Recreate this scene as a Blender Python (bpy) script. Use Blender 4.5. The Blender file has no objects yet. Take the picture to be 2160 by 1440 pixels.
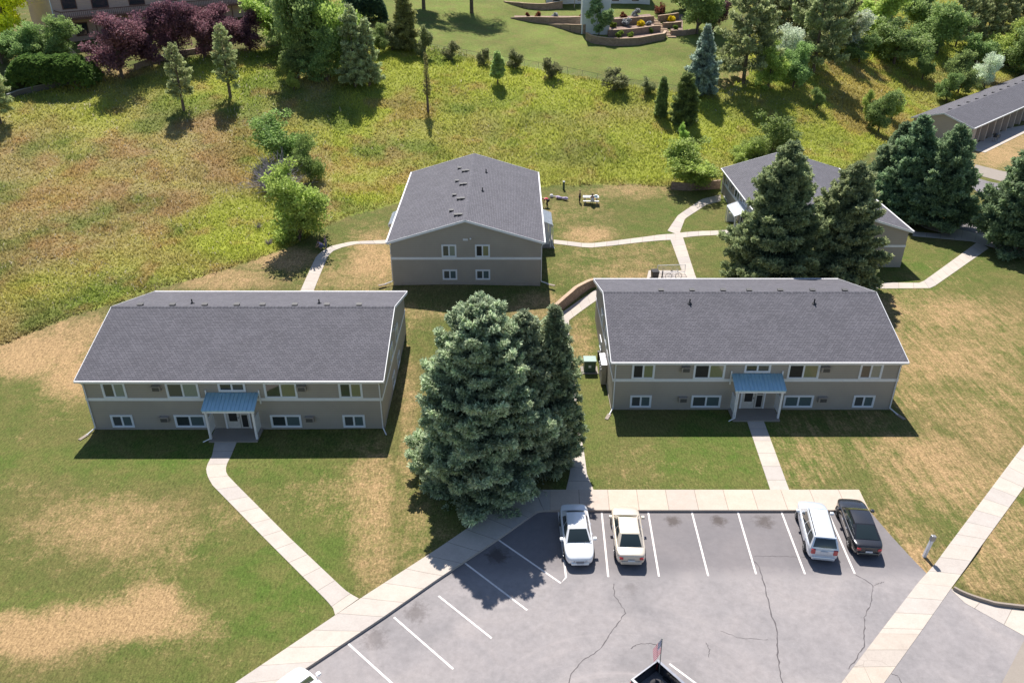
import bpy, bmesh, math, random
import numpy as np
from mathutils import Vector, Matrix
R = math.radians
rng = np.random.default_rng(7); random.seed(7)
COL = bpy.context.scene.collection
sc = bpy.context.scene

# ------------------------------------------------------------------ camera model
FOC = 1720.0; TH = R(28.8); CH = 34.5
ct, st = math.cos(TH), math.sin(TH)

YK = [20, 40, 60, 72, 92, 105, 118, 130, 145, 160, 175, 200, 240, 300, 420]
TZ = {
 -140: [0, 0, 1.5, 3.5, 7, 9.5, 12, 14, 15.5, 17, 18.5, 21, 25, 29, 34],
 -75: [0, 0, .6, 2.3, 5.5, 8.2, 11.4, 13.6, 14.8, 16, 17.5, 20, 24, 28, 34],
 -45: [0, 0, 0, 1.1, 3.6, 6.4, 9.8, 12.6, 14.2, 15.6, 17.2, 20, 24, 28, 34],
 -20: [0, 0, 0, 1.4, 2.6, 4.2, 7.6, 11.0, 12.6, 14, 15.8, 18.5, 22.5, 27, 34],
 -6: [0, 0, .25, 1.7, 2.0, 3.2, 6.2, 9.4, 11, 12.2, 14.4, 17.5, 22, 26, 34],
 4: [0, 0, 0, 1.5, 1.8, 2.9, 5.8, 9.0, 10.8, 12.2, 14.4, 17.5, 22, 26, 34],
 11: [0, 0, 0, .6, 1.4, 2.6, 5.3, 8.6, 10.6, 12.2, 14.4, 17.5, 22, 26, 34],
 25: [0, 0, 0, .1, .4, 1.7, 4.6, 8.0, 10.4, 12.2, 14.4, 17.5, 22, 26, 34],
 45: [0, 0, 0, 0, 0, .4, 2.4, 6.0, 9.2, 11.4, 13.4, 17, 21, 26, 34],
 62: [0, 0, 0, 0, 0, 0, 0, .3, 4.6, 8.6, 11.4, 15.5, 20, 26, 34],
 75: [0, 0, 0, 0, 0, 0, 0, 0, .2, 4.4, 9, 14, 19, 26, 34],
 100: [0, 0, 0, 0, 0, 0, 0, 0, 0, .6, 3, 9, 16, 24, 33],
 150: [0, 0, 0, 0, 0, 0, 0, 0, 0, 0, 0, 2, 10, 20, 30]}
XK = sorted(TZ); TA = np.array([TZ[k] for k in XK], float)

def terr0(x, y):
    x = np.asarray(x, float); y = np.asarray(y, float)
    xi = np.clip(np.searchsorted(XK, x) - 1, 0, len(XK) - 2)
    yi = np.clip(np.searchsorted(YK, y) - 1, 0, len(YK) - 2)
    XA = np.array(XK, float); YA = np.array(YK, float)
    fx = np.clip((x - XA[xi]) / (XA[xi + 1] - XA[xi]), 0, 1); fy = np.clip((y - YA[yi]) / (YA[yi + 1] - YA[yi]), 0, 1)
    return (TA[xi, yi] * (1 - fx) * (1 - fy) + TA[xi + 1, yi] * fx * (1 - fy) + TA[xi, yi + 1] * (1 - fx) * fy + TA[xi + 1, yi + 1] * fx * fy)

def terr(x, y):                                   # lightly smoothed table
    s = 0
    for dx, dy in ((0, 0), (2, 0), (-2, 0), (0, 2.5), (0, -2.5), (1.5, 4), (-1.5, -4)):
        s = s + terr0(np.asarray(x) + dx, np.asarray(y) + dy)
    return s / 7

_TL = TA.tolist()
def _t1(x, y):
    i = 0
    while i < len(XK) - 2 and XK[i + 1] <= x: i += 1
    j = 0
    while j < len(YK) - 2 and YK[j + 1] <= y: j += 1
    fx = min(1, max(0, (x - XK[i]) / (XK[i + 1] - XK[i]))); fy = min(1, max(0, (y - YK[j]) / (YK[j + 1] - YK[j]))); A = _TL[i]; B = _TL[i + 1]
    return (A[j] * (1 - fx) + B[j] * fx) * (1 - fy) + (A[j + 1] * (1 - fx) + B[j + 1] * fx) * fy
def t1(x, y): return sum(_t1(x + a, y + b) for a, b in ((0, 0), (2, 0), (-2, 0), (0, 2.5), (0, -2.5), (1.5, 4), (-1.5, -4))) / 7

def ray(px, py):
    a = (px - 1080) / FOC; v = (py - 720) / FOC
    return Vector((a, ct - v * st, -st - v * ct))

def G(px, py, z=None, dz=0.0):                    # pixel of the photograph -> point on the ground (or at height z)
    d = ray(px, py)
    if z is not None:
        t = (z - CH) / d.z; return Vector((d.x * t, d.y * t, z))
    t = 20.0
    while t < 900:
        if CH + d.z * t < t1(d.x * t, d.y * t) + dz: break
        t += 1.0
    a, b = t - 1, t
    for _ in range(11):
        m = (a + b) / 2
        if CH + d.z * m < t1(d.x * m, d.y * m) + dz: b = m
        else: a = m
    return Vector((d.x * b, d.y * b, t1(d.x * b, d.y * b)))

def proj(x, y, z):
    zc = y * ct + (CH - z) * st; yc = (CH - z) * ct - y * st
    return 1080 + FOC * x / zc, 720 + FOC * yc / zc

# ------------------------------------------------------------------ tagging
def tag(o, label=None, cat=None, group=None, kind=None):
    if label: o['label'] = label
    if cat: o['category'] = cat
    if group: o['group'] = group
    if kind: o['kind'] = kind
    return o
def empty(name, loc=(0, 0, 0), rz=0, label=None, cat=None, group=None):
    o = bpy.data.objects.new(name, None); COL.objects.link(o)
    o.location = loc; o.rotation_euler = (0, 0, rz); o.empty_display_size = .3
    return tag(o, label, cat, group)
def copy_tree(o, parent=None):
    c = o.copy(); COL.objects.link(c)
    if parent is not None: c.parent = parent
    for ch in list(o.children): copy_tree(ch, c)
    return c

class MB:
    def __init__(s): s.v = []; s.f = []; s.uv = []; s.m = Matrix.Identity(4)
    def add(s, vs, fs, uvs=None):
        n = len(s.v); s.v += [tuple(s.m @ Vector(p)) for p in vs]
        for i, f in enumerate(fs):
            s.f.append(tuple(n + k for k in f)); s.uv.append(uvs[i] if uvs else [(0, 0)] * len(f))
        return s
    def box(s, x0, x1, y0, y1, z0, z1):
        v = [(x0, y0, z0), (x1, y0, z0), (x1, y1, z0), (x0, y1, z0), (x0, y0, z1), (x1, y0, z1), (x1, y1, z1), (x0, y1, z1)]
        return s.add(v, [(0, 3, 2, 1), (4, 5, 6, 7), (0, 1, 5, 4), (1, 2, 6, 5), (2, 3, 7, 6), (3, 0, 4, 7)])
    def tube(s, p, q, r, r2=None, n=8, cap=True):
        p = Vector(p); q = Vector(q); r2 = r if r2 is None else r2
        d = (q - p).normalized(); a = d.orthogonal().normalized(); b = d.cross(a)
        v = []
        for c, rr in ((p, r), (q, r2)):
            for i in range(n):
                t = 2 * math.pi * i / n; v.append(c + a * math.cos(t) * rr + b * math.sin(t) * rr)
        f = [(i, (i + 1) % n, n + (i + 1) % n, n + i) for i in range(n)]
        if cap: f += [tuple(reversed(range(n))), tuple(range(n, 2 * n))]
        return s.add(v, f)
    def chain(s, pts, rs, n=7):
        for i in range(len(pts) - 1): s.tube(pts[i], pts[i + 1], rs[i], rs[i + 1], n, True)
        return s
    def bar(s, p, q, w, h):                         # rectangular bar between two points
        p = Vector(p); q = Vector(q); d = (q - p).normalized()
        a = d.cross(Vector((0, 0, 1)));
        if a.length < 1e-3: a = Vector((1, 0, 0))
        a.normalize(); b = a.cross(d)
        v = [c + a * i * w / 2 + b * j * h / 2 for c in (p, q) for i, j in ((-1, -1), (1, -1), (1, 1), (-1, 1))]
        return s.add(v, [(0, 3, 2, 1), (4, 5, 6, 7), (0, 1, 5, 4), (1, 2, 6, 5), (2, 3, 7, 6), (3, 0, 4, 7)])
    def lathe(s, prof, n=16, c=(0, 0, 0)):
        v = []; f = []
        for (r, z) in prof:
            for i in range(n):
                t = 2 * math.pi * i / n; v.append((c[0] + r * math.cos(t), c[1] + r * math.sin(t), c[2] + z))
        for k in range(len(prof) - 1):
            for i in range(n): f.append((k * n + i, k * n + (i + 1) % n, (k + 1) * n + (i + 1) % n, (k + 1) * n + i))
        return s.add(v, f)
    def grid(s, fn, nu, nv):
        v = [fn(i / nu, j / nv) for j in range(nv + 1) for i in range(nu + 1)]
        f = [(j * (nu + 1) + i, j * (nu + 1) + i + 1, (j + 1) * (nu + 1) + i + 1, (j + 1) * (nu + 1) + i) for j in range(nv) for i in range(nu)]
        return s.add(v, f)
    def build(s, name, mat, parent=None, smooth=False, loc=None, bevel=0):
        me = bpy.data.meshes.new(name); me.from_pydata(s.v, [], s.f)
        uvl = me.uv_layers.new(name='UVMap'); k = 0
        flat = [c for u in s.uv for p in u for c in p]
        uvl.data.foreach_set('uv', flat)
        me.materials.append(mat)
        if smooth: me.polygons.foreach_set('use_smooth', [True] * len(me.polygons))
        me.update()
        o = bpy.data.objects.new(name, me); COL.objects.link(o)
        if parent is not None: o.parent = parent
        if loc is not None: o.location = loc
        if bevel:
            m = o.modifiers.new('b', 'BEVEL'); m.width = bevel; m.segments = 2; m.limit_method = 'ANGLE'
        return o

def mesh_np(name, V, F, mat, parent=None, col=None, smooth=False, link=True):
    V = np.asarray(V, np.float32).reshape(-1, 3); F = np.asarray(F, np.int32); k = F.shape[1]
    me = bpy.data.meshes.new(name)
    me.vertices.add(len(V)); me.vertices.foreach_set('co', V.ravel())
    me.loops.add(F.size); me.loops.foreach_set('vertex_index', F.ravel())
    me.polygons.add(len(F)); me.polygons.foreach_set('loop_start', np.arange(0, F.size, k, dtype=np.int32))
    try: me.polygons.foreach_set('loop_total', np.full(len(F), k, np.int32))
    except Exception: pass
    if smooth: me.polygons.foreach_set('use_smooth', np.ones(len(F), bool))
    me.update(calc_edges=True)
    if col is not None:
        for nm, arr in (col.items() if isinstance(col, dict) else {'Col': col}.items()):
            a = me.attributes.new(nm, 'FLOAT_COLOR', 'POINT')
            c = np.ones((len(V), 4), np.float32); c[:, :arr.shape[1]] = arr
            a.data.foreach_set('color', c.ravel())
    me.materials.append(mat)
    o = bpy.data.objects.new(name, me)
    if link: COL.objects.link(o)
    if parent is not None: o.parent = parent
    return o

# ------------------------------------------------------------------ materials
class NT:
    def __init__(s, name):
        m = bpy.data.materials.new(name); m.use_nodes = True; s.m = m; s.t = m.node_tree
        s.n = s.t.nodes; s.b = s.n['Principled BSDF']; s.out = s.n['Material Output']
    def node(s, typ, **kw):
        n = s.n.new(typ)
        for k, v in kw.items():
            if k in n.inputs: n.inputs[k].default_value = v
            else: setattr(n, k, v)
        return n
    def l(s, a, b): s.t.links.new(a, b)
    def noise(s, scale, detail=4, rough=.6, vec=None, dist=0):
        n = s.node('ShaderNodeTexNoise'); n.inputs['Scale'].default_value = scale; n.inputs['Detail'].default_value = detail
        n.inputs['Roughness'].default_value = rough; n.inputs['Distortion'].default_value = dist
        if vec is not None: s.l(vec, n.inputs['Vector'])
        return n.outputs['Fac']
    def ramp(s, fac, pts):
        r = s.node('ShaderNodeValToRGB'); el = r.color_ramp.elements
        while len(el) < len(pts): el.new(.5)
        for e, (p, c) in zip(el, pts):
            e.position = p; e.color = (c, c, c, 1) if isinstance(c, (int, float)) else (*c, 1)
        s.l(fac, r.inputs['Fac']); return r.outputs['Color']
    def mix(s, fac, a, b, mode='MIX'):
        n = s.node('ShaderNodeMix'); n.data_type = 'RGBA'; n.blend_type = mode
        for i, x in ((0, fac), (6, a), (7, b)):
            if hasattr(x, 'links'): s.l(x, n.inputs[i])
            elif i == 0: n.inputs[0].default_value = x
            else: n.inputs[i].default_value = (*x, 1) if not isinstance(x, (int, float)) else (x, x, x, 1)
        return n.outputs[2]
    def math(s, op, a, b=0.0, c=None):
        n = s.node('ShaderNodeMath', operation=op)
        for i, x in enumerate((a, b) if c is None else (a, b, c)):
            if hasattr(x, 'links'): s.l(x, n.inputs[i])
            else: n.inputs[i].default_value = x
        return n.outputs[0]
    def coord(s, k='Object'): return s.node('ShaderNodeTexCoord').outputs[k]
    def pos(s): return s.node('ShaderNodeNewGeometry').outputs['Position']
    def mapping(s, vec, scale=(1, 1, 1), rot=(0, 0, 0), loc=(0, 0, 0)):
        n = s.node('ShaderNodeMapping'); n.inputs['Scale'].default_value = scale; n.inputs['Rotation'].default_value = rot
        n.inputs['Location'].default_value = loc
        s.l(vec, n.inputs['Vector']); return n.outputs[0]
    def bump(s, h, strength=.3, dist=.02):
        n = s.node('ShaderNodeBump'); n.inputs['Strength'].default_value = strength; n.inputs['Distance'].default_value = dist
        s.l(h, n.inputs['Height']); s.l(n.outputs[0], s.b.inputs['Normal']); return n
    def col(s, c): s.l(c, s.b.inputs['Base Color'])
    def attr(s, name): return s.node('ShaderNodeAttribute', attribute_name=name)

def flat(name, c, rough=.6, metal=0, coat=0, var=.12, spec=.5, vs=3.0):
    t = NT(name); t.b.inputs['Roughness'].default_value = rough; t.b.inputs['Metallic'].default_value = metal
    t.b.inputs['Coat Weight'].default_value = coat; t.b.inputs['Coat Roughness'].default_value = .05
    t.b.inputs['Specular IOR Level'].default_value = spec
    n = t.noise(vs, 5, .65, t.coord())
    a = tuple(x * (1 - var) for x in c); b = tuple(min(1, x * (1 + var)) for x in c)
    t.col(t.ramp(n, [(.3, a), (.7, b)])); return t.m

def foliage_mat(name, trans=.25, rough=.7, gain=1.0):
    t = NT(name); a = t.attr('Col').outputs['Color']
    oi = t.node('ShaderNodeObjectInfo').outputs['Random']
    hv = t.node('ShaderNodeHueSaturation'); t.l(a, hv.inputs['Color'])
    t.l(t.math('MULTIPLY_ADD', oi, .03, .485), hv.inputs['Hue']); t.l(t.math('MULTIPLY_ADD', oi, .3 * gain, .85 * gain), hv.inputs['Value'])
    c = hv.outputs['Color']
    t.col(c); t.b.inputs['Roughness'].default_value = rough; t.b.inputs['Specular IOR Level'].default_value = .25
    tr = t.node('ShaderNodeBsdfTranslucent'); t.l(c, tr.inputs['Color'])
    mx = t.node('ShaderNodeMixShader'); mx.inputs[0].default_value = trans
    t.l(t.b.outputs[0], mx.inputs[1]); t.l(tr.outputs[0], mx.inputs[2]); t.l(mx.outputs[0], t.out.inputs[0])
    return t.m

M = {}
M['leaf'] = foliage_mat('leaf', .45, .6, 2.05); M['needle'] = foliage_mat('needle', .42, .55, 2.05); M['grassblade'] = foliage_mat('grass_blade', .5, .8)
def bark():
    t = NT('bark'); n = t.noise(6, 8, .7, t.mapping(t.coord(), (1, 1, .3)))
    t.col(t.ramp(n, [(.3, (.06, .045, .035)), (.7, (.2, .15, .115))])); t.b.inputs['Roughness'].default_value = .9; t.bump(n, .6, .05); return t.m
M['bark'] = bark()

def ground_mat():
    t = NT('ground'); P = t.pos()
    A = t.attr('Col').outputs['Color']; B = t.node('ShaderNodeSeparateColor'); t.l(t.attr('Mask').outputs['Color'], B.inputs[0])
    dry, field, streak = B.outputs[0], B.outputs[1], B.outputs[2]
    n1 = t.noise(.9, 9, .72, P, .4); n2 = t.noise(5.5, 6, .75, P); n3 = t.mix(.5, t.noise(9, 4, .85, P), t.noise(5, 3, .8, t.mapping(P, (1.6, .5, 1), (0, 0, R(25))))); n4 = t.noise(.13, 3, .5, P)
    st_ = t.noise(2.2, 6, .7, t.mapping(P, (1.3, .09, 1), (0, 0, R(30))))
    # straw amount = dry attribute broken up by noise
    s = t.math('ADD', dry, t.math('MULTIPLY', t.math('SUBTRACT', n1, .5), 1.6))
    s = t.math('ADD', s, t.math('MULTIPLY', t.math('SUBTRACT', n2, .5), 1.3))
    s = t.math('ADD', s, t.math('MULTIPLY', t.math('MULTIPLY', t.math('SUBTRACT', st_, .5), 1.7), streak))
    s = t.ramp(s, [(.22, 0.0), (.95, 1.0)])
    straw = t.mix(n2, (.29, .195, .092), (.45, .305, .165))
    olive = t.mix(t.ramp(n2, [(.35, 0.0), (.65, .7)]), A, t.mix(1.0, A, (.62, .72, .62), 'MULTIPLY')); olive = t.mix(t.ramp(t.noise(.5, 6, .7, P, .3), [(.4, 0.0), (.7, .6)]), olive, (.20, .155, .065)); lawn = t.mix(s, olive, straw)
    br = t.ramp(n3, [(.33, .35), (.67, 1.6)]); br2 = t.math('MULTIPLY_ADD', n2, .8, .6)
    v = t.math('MULTIPLY', br, br2)
    lawn = t.mix(1.0, lawn, t.mix(1.0, (1, 1, 1), v, 'MULTIPLY'), 'MULTIPLY')
    # pale clover specks
    wn = t.ramp(t.noise(9, 2, .5, P), [(.71, 0.0), (.76, 1.0)]); wp = t.ramp(n4, [(.5, 0.0), (.7, .35)])
    lawn = t.mix(t.math('MULTIPLY', wn, wp), lawn, (.5, .48, .36))
    fieldc = t.mix(1.0, A, t.mix(1.0, (1, 1, 1), t.math('MULTIPLY_ADD', n2, .8, .55), 'MULTIPLY'), 'MULTIPLY')
    t.col(t.mix(field, lawn, fieldc)); t.b.inputs['Roughness'].default_value = .95; t.b.inputs['Specular IOR Level'].default_value = .1
    t.bump(t.math('ADD', n3, n2), .8, .08); return t.m
M['ground'] = ground_mat()

def concrete(name, a, b, joint=1.5, cracks=False):
    t = NT(name); P = t.pos(); uv = t.coord('UV')
    n = t.noise(1.1, 7, .7, P); n2 = t.noise(14, 4, .7, P)
    c = t.ramp(n, [(.25, a), (.75, b)])
    c = t.mix(1.0, c, t.ramp(n2, [(.2, .86), (.8, 1.08)]), 'MULTIPLY')
    sp = t.node('ShaderNodeSeparateXYZ'); t.l(uv, sp.inputs[0])
    u = sp.outputs[0]
    w = t.node('ShaderNodeTexWhiteNoise', noise_dimensions='1D'); t.l(t.math('FLOOR', t.math('DIVIDE', u, joint)), w.inputs['W'])
    c = t.mix(1.0, c, t.ramp(w.outputs['Value'], [(0, (.9, .9, .93)), (1, (1.03, 1.0, .97))]), 'MULTIPLY')
    f = t.math('ABSOLUTE', t.math('SUBTRACT', t.math('FRACT', t.math('DIVIDE', u, joint)), .5))
    j = t.math('GREATER_THAN', f, .5 - .022 / joint)
    c = t.mix(t.math('MULTIPLY', j, .55), c, (.13, .11, .09))
    if cracks:
        vo = t.node('ShaderNodeTexVoronoi', feature='DISTANCE_TO_EDGE'); vo.inputs['Scale'].default_value = .75; t.l(P, vo.inputs['Vector'])
        k = t.math('LESS_THAN', vo.outputs[0], .012); k = t.math('MULTIPLY', k, t.ramp(t.noise(.35, 2, .5, P), [(.45, 0.0), (.6, .5)]))
        c = t.mix(k, c, (.2, .16, .13))
    t.col(c); t.b.inputs['Roughness'].default_value = .9; t.b.inputs['Specular IOR Level'].default_value = .2; t.bump(n2, .15, .01); return t.m
M['concrete'] = concrete('concrete', (.46, .415, .37), (.55, .505, .455))
M['concrete_old'] = concrete('concrete_old', (.43, .38, .33), (.53, .475, .415), 1.5, True)
M['concrete_warm'] = concrete('concrete_warm', (.5, .42, .35), (.57, .495, .425), 1.9)

def asphalt():
    t = NT('asphalt'); P = t.pos()
    n = t.noise(.22, 5, .6, P, .8); n2 = t.noise(2.5, 8, .75, P); n3 = t.noise(30, 3, .7, P)
    c = t.ramp(n, [(.25, (.21, .20, .207)), (.5, (.275, .256, .26)), (.78, (.33, .30, .296))])
    c = t.mix(1.0, c, t.ramp(n2, [(.25, .8), (.75, 1.15)]), 'MULTIPLY')
    c = t.mix(1.0, c, t.ramp(n3, [(.2, .88), (.8, 1.1)]), 'MULTIPLY')
    # lighter curved scuffs
    ln = t.noise(3.0, 5, .7, t.mapping(P, (.25, 1.4, 1), (0, 0, R(14))), .5)
    c = t.mix(t.ramp(ln, [(.62, 0.0), (.78, .35)]), c, (.42, .37, .37))
    # sweeping tyre tracks round the turning area
    cg = G(1330, 1640, -.13); rd = t.node('ShaderNodeVectorMath', operation='DISTANCE'); t.l(P, rd.inputs[0]); rd.inputs[1].default_value = cg
    cb = t.node('ShaderNodeCombineXYZ'); t.l(t.math('MULTIPLY', rd.outputs['Value'], 2.2), cb.inputs[0]); t.l(t.math('MULTIPLY', n, 1.5), cb.inputs[1])
    rn = t.noise(1.0, 3, .6, cb.outputs[0]); c = t.mix(t.math('MULTIPLY', t.ramp(rn, [(.5, 0.0), (.72, .5)]), t.ramp(t.math('DIVIDE', rd.outputs['Value'], 12), [(.35, 1.0), (1.0, 0.0)])), c, (.40, .355, .35))
    c = t.mix(t.math('MULTIPLY', t.ramp(rn, [(.28, .4), (.45, 0.0)]), t.ramp(t.math('DIVIDE', rd.outputs['Value'], 12), [(.35, 1.0), (1.0, 0.0)])), c, (.2, .185, .19))
    # newer darker strip by the kerb, oil stains in the stalls
    sp = t.node('ShaderNodeSeparateXYZ'); t.l(P, sp.inputs[0])
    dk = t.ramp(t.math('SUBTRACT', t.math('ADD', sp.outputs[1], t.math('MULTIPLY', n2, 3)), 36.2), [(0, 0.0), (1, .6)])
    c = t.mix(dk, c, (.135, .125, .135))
    for (px, py, r, k) in STAINS:
        g = G(px, py, -.13); d = t.node('ShaderNodeVectorMath', operation='DISTANCE'); t.l(P, d.inputs[0]); d.inputs[1].default_value = g
        dd = t.math('ADD', t.math('DIVIDE', d.outputs['Value'], r), t.math('MULTIPLY', t.math('SUBTRACT', n2, .5), 2.2))
        c = t.mix(t.ramp(dd, [(.35, k), (1.0, 0.0)]), c, (.075, .06, .055))
    t.col(c); t.b.inputs['Roughness'].default_value = .85; t.b.inputs['Specular IOR Level'].default_value = .3; t.bump(n3, .25, .01); return t.m
STAINS = [(1420, 1098, .55, .75), (1516, 1098, .6, .8), (1612, 1098, .75, .7), (1050, 1170, .9, .8), (880, 1290, .8, .45), (790, 1345, .9, .4), (1330, 1240, .5, .2)]
M['asphalt'] = asphalt()
M['paint'] = flat('road_paint', (.72, .68, .66), .8, var=.12, vs=6)
M['crack'] = flat('crack_sealant', (.10, .09, .095), .9)

def shingle():
    t = NT('shingle'); uv = t.coord('UV')
    br = t.node('ShaderNodeTexBrick'); t.l(uv, br.inputs['Vector']); br.inputs['Scale'].default_value = 1.0
    br.inputs['Brick Width'].default_value = .26; br.inputs['Row Height'].default_value = .17; br.inputs['Mortar Size'].default_value = .022
    br.inputs['Mortar Smooth'].default_value = .6; br.inputs['Bias'].default_value = -.1
    br.inputs['Color1'].default_value = (.095, .094, .112, 1); br.inputs['Color2'].default_value = (.134, .131, .152, 1); br.inputs['Mortar'].default_value = (.045, .043, .055, 1)
    n = t.noise(.5, 5, .6, uv); n2 = t.noise(16, 3, .8, t.mapping(uv, (1, 2.5, 1)))
    c = t.mix(1.0, br.outputs['Color'], t.ramp(n, [(.25, .88), (.75, 1.12)]), 'MULTIPLY')
    c = t.mix(1.0, c, t.ramp(n2, [(.3, .78), (.7, 1.25)]), 'MULTIPLY')
    t.col(c); t.b.inputs['Roughness'].default_value = .85; t.b.inputs['Specular IOR Level'].default_value = .35; t.bump(br.outputs['Fac'], -.3, .01); return t.m
M['shingle'] = shingle()
def siding(name, c, lap=.2):
    t = NT(name); P = t.pos(); sp = t.node('ShaderNodeSeparateXYZ'); t.l(P, sp.inputs[0])
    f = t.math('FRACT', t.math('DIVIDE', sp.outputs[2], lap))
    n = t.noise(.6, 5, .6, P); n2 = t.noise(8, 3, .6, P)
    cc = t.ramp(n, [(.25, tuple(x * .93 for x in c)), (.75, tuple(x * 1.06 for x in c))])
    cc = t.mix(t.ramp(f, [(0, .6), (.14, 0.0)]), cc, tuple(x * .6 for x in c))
    t.col(cc); t.b.inputs['Roughness'].default_value = .75; t.b.inputs['Specular IOR Level'].default_value = .2; t.bump(f, .35, .02); return t.m
M['siding'] = siding('siding', (.375, .338, .295)); M['siding_beige'] = siding('siding_beige', (.55, .40, .32), .25)
M['siding_white'] = siding('siding_white', (.68, .71, .74), .25); M['siding_garage'] = siding('siding_garage', (.5, .42, .37), .25)
M['white'] = flat('white_trim', (.74, .75, .78), .5, var=.04)
M['gutter'] = flat('white_gutter', (.80, .79, .80), .35, var=.03)
M['pvc'] = flat('white_window_frame', (.72, .75, .80), .4, var=.03)
def glass(name, c, rough=.04):
    t = NT(name); t.b.inputs['Base Color'].default_value = (*c, 1); t.b.inputs['Roughness'].default_value = rough
    t.b.inputs['IOR'].default_value = 1.55; t.b.inputs['Coat Weight'].default_value = .6; t.b.inputs['Coat Roughness'].default_value = .02
    n = t.noise(1.3, 2, .5, t.pos()); t.bump(n, .04, .05); return t.m
M['glass'] = glass('window_glass', (.035, .045, .05)); M['glass_screen'] = glass('screened_glass', (.07, .08, .085), .25)
M['car_glass'] = glass('car_glass', (.02, .03, .032))
M['car_glass_green'] = glass('car_glass_green', (.09, .13, .10))
def blinds(name, c):
    t = NT(name); P = t.pos(); sp = t.node('ShaderNodeSeparateXYZ'); t.l(P, sp.inputs[0])
    f = t.math('FRACT', t.math('DIVIDE', t.math('ADD', sp.outputs[0], sp.outputs[1]), .1))
    t.col(t.mix(t.ramp(f, [(.1, .5), (.3, 0.0)]), c, tuple(x * .45 for x in c))); t.b.inputs['Roughness'].default_value = .12
    t.b.inputs['Coat Weight'].default_value = .8; t.b.inputs['Coat Roughness'].default_value = .03; return t.m
M['blind'] = blinds('blind_behind_glass', (.23, .27, .25)); M['blind_green'] = blinds('curtain_behind_glass', (.20, .21, .13)); M['blind_dark'] = blinds('dark_blind', (.10, .14, .15))
def metal_roof():
    t = NT('standing_seam_metal'); P = t.coord(); sp = t.node('ShaderNodeSeparateXYZ'); t.l(P, sp.inputs[0])
    n = t.noise(3, 5, .6, t.mapping(P, (3, .5, 1)))
    t.col(t.ramp(n, [(.3, (.30, .50, .62)), (.7, (.38, .60, .72))])); t.b.inputs['Metallic'].default_value = .35; t.b.inputs['Roughness'].default_value = .38; return t.m
M['metal_roof'] = metal_roof()
M['metal_pale'] = flat('pale_metal', (.62, .66, .70), .4, .4)
M['door'] = flat('door_cream', (.55, .53, .5), .5); M['dark'] = flat('dark_gap', (.015, .016, .018), .6); M['black'] = flat('black_plastic', (.025, .025, .028), .5)
M['acgrey'] = flat('ac_casing', (.33, .29, .255), .6); M['acdark'] = flat('ac_grille', (.08, .075, .07), .6)
M['vent'] = flat('roof_vent_metal', (.05, .05, .055), .6); M['post_white'] = flat('white_post', (.66, .67, .72), .5)
M['green_box'] = flat('green_enamel', (.06, .10, .07), .45); M['green_top'] = flat('green_enamel_faded', (.26, .36, .33), .4)
M['grey_metal'] = flat('grey_metal', (.3, .3, .31), .45, .5); M['galv'] = flat('galvanised_wire', (.22, .23, .22), .6, .3)
M['wood'] = flat('weathered_wood', (.42, .36, .30), .8, var=.25); M['brownwood'] = flat('brown_stained_wood', (.13, .06, .045), .7, var=.3); M['deckwood'] = flat('deck_board', (.5, .3, .2), .8)
def blockwall():
    t = NT('retaining_block'); P = t.pos(); sp = t.node('ShaderNodeSeparateXYZ'); t.l(P, sp.inputs[0])
    cb = t.node('ShaderNodeCombineXYZ'); t.l(t.math('ADD', sp.outputs[0], sp.outputs[1]), cb.inputs[0]); t.l(sp.outputs[2], cb.inputs[1])
    br = t.node('ShaderNodeTexBrick'); t.l(cb.outputs[0], br.inputs['Vector']); br.inputs['Scale'].default_value = 1
    br.inputs['Brick Width'].default_value = .42; br.inputs['Row Height'].default_value = .2; br.inputs['Mortar Size'].default_value = .012
    br.inputs['Color1'].default_value = (.27, .19, .145, 1); br.inputs['Color2'].default_value = (.35, .255, .2, 1); br.inputs['Mortar'].default_value = (.12, .085, .07, 1)
    n = t.noise(3, 5, .7, P); t.col(t.mix(1.0, br.outputs['Color'], t.ramp(n, [(.3, .8), (.7, 1.15)]), 'MULTIPLY')); t.b.inputs['Roughness'].default_value = .9
    t.bump(br.outputs['Fac'], -.5, .03); return t.m
M['block'] = blockwall(); M['tanblock'] = flat('tan_cap_stone', (.46, .33, .23), .9, var=.2)
M['mulch'] = flat('mulch_bed', (.25, .17, .14), .95, var=.45, vs=2.5)
def paint(name, c, metal=.3, rough=.28):
    return flat(name, c, rough, metal, 1.0, .03)
M['car_white'] = paint('white_car_paint', (.78, .80, .83), .05); M['car_beige'] = paint('champagne_car_paint', (.62, .55, .455), .2, .32)
M['car_silver'] = paint('silver_car_paint', (.62, .67, .74), .3, .3); M['car_black'] = paint('charcoal_car_paint', (.03, .031, .037), .4, .25)
M['tyre'] = flat('tyre_rubber', (.02, .02, .022), .85); M['rim'] = flat('alloy_rim', (.45, .46, .48), .3, .8)
M['red_lamp'] = flat('red_lamp', (.42, .02, .03), .2, 0, 1); M['clear_lamp'] = flat('clear_lamp', (.45, .48, .52), .12, .3, 1)
M['plate'] = flat('number_plate', (.6, .63, .68), .5); M['chrome'] = flat('chrome', (.6, .6, .62), .15, 1)
M['skin'] = flat('skin', (.5, .31, .22), .6, var=.04); M['hair_blond'] = flat('blond_hair', (.4, .3, .15), .7); M['hair_brown'] = flat('brown_hair', (.08, .05, .03), .7)
for k, c in dict(purple=(.2, .13, .28), periwinkle=(.35, .38, .78), red=(.62, .07, .12), white=(.75, .73, .76), blue=(.06, .25, .7), jeans=(.08, .11, .2), darkcloth=(.03, .03, .035), lilac=(.5, .42, .6), pink=(.75, .5, .5), teal=(.02, .4, .42)).items():
    M['c_' + k] = flat('cloth_' + k, c, .85)
M['yellow_flower'] = M['leaf']

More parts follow.
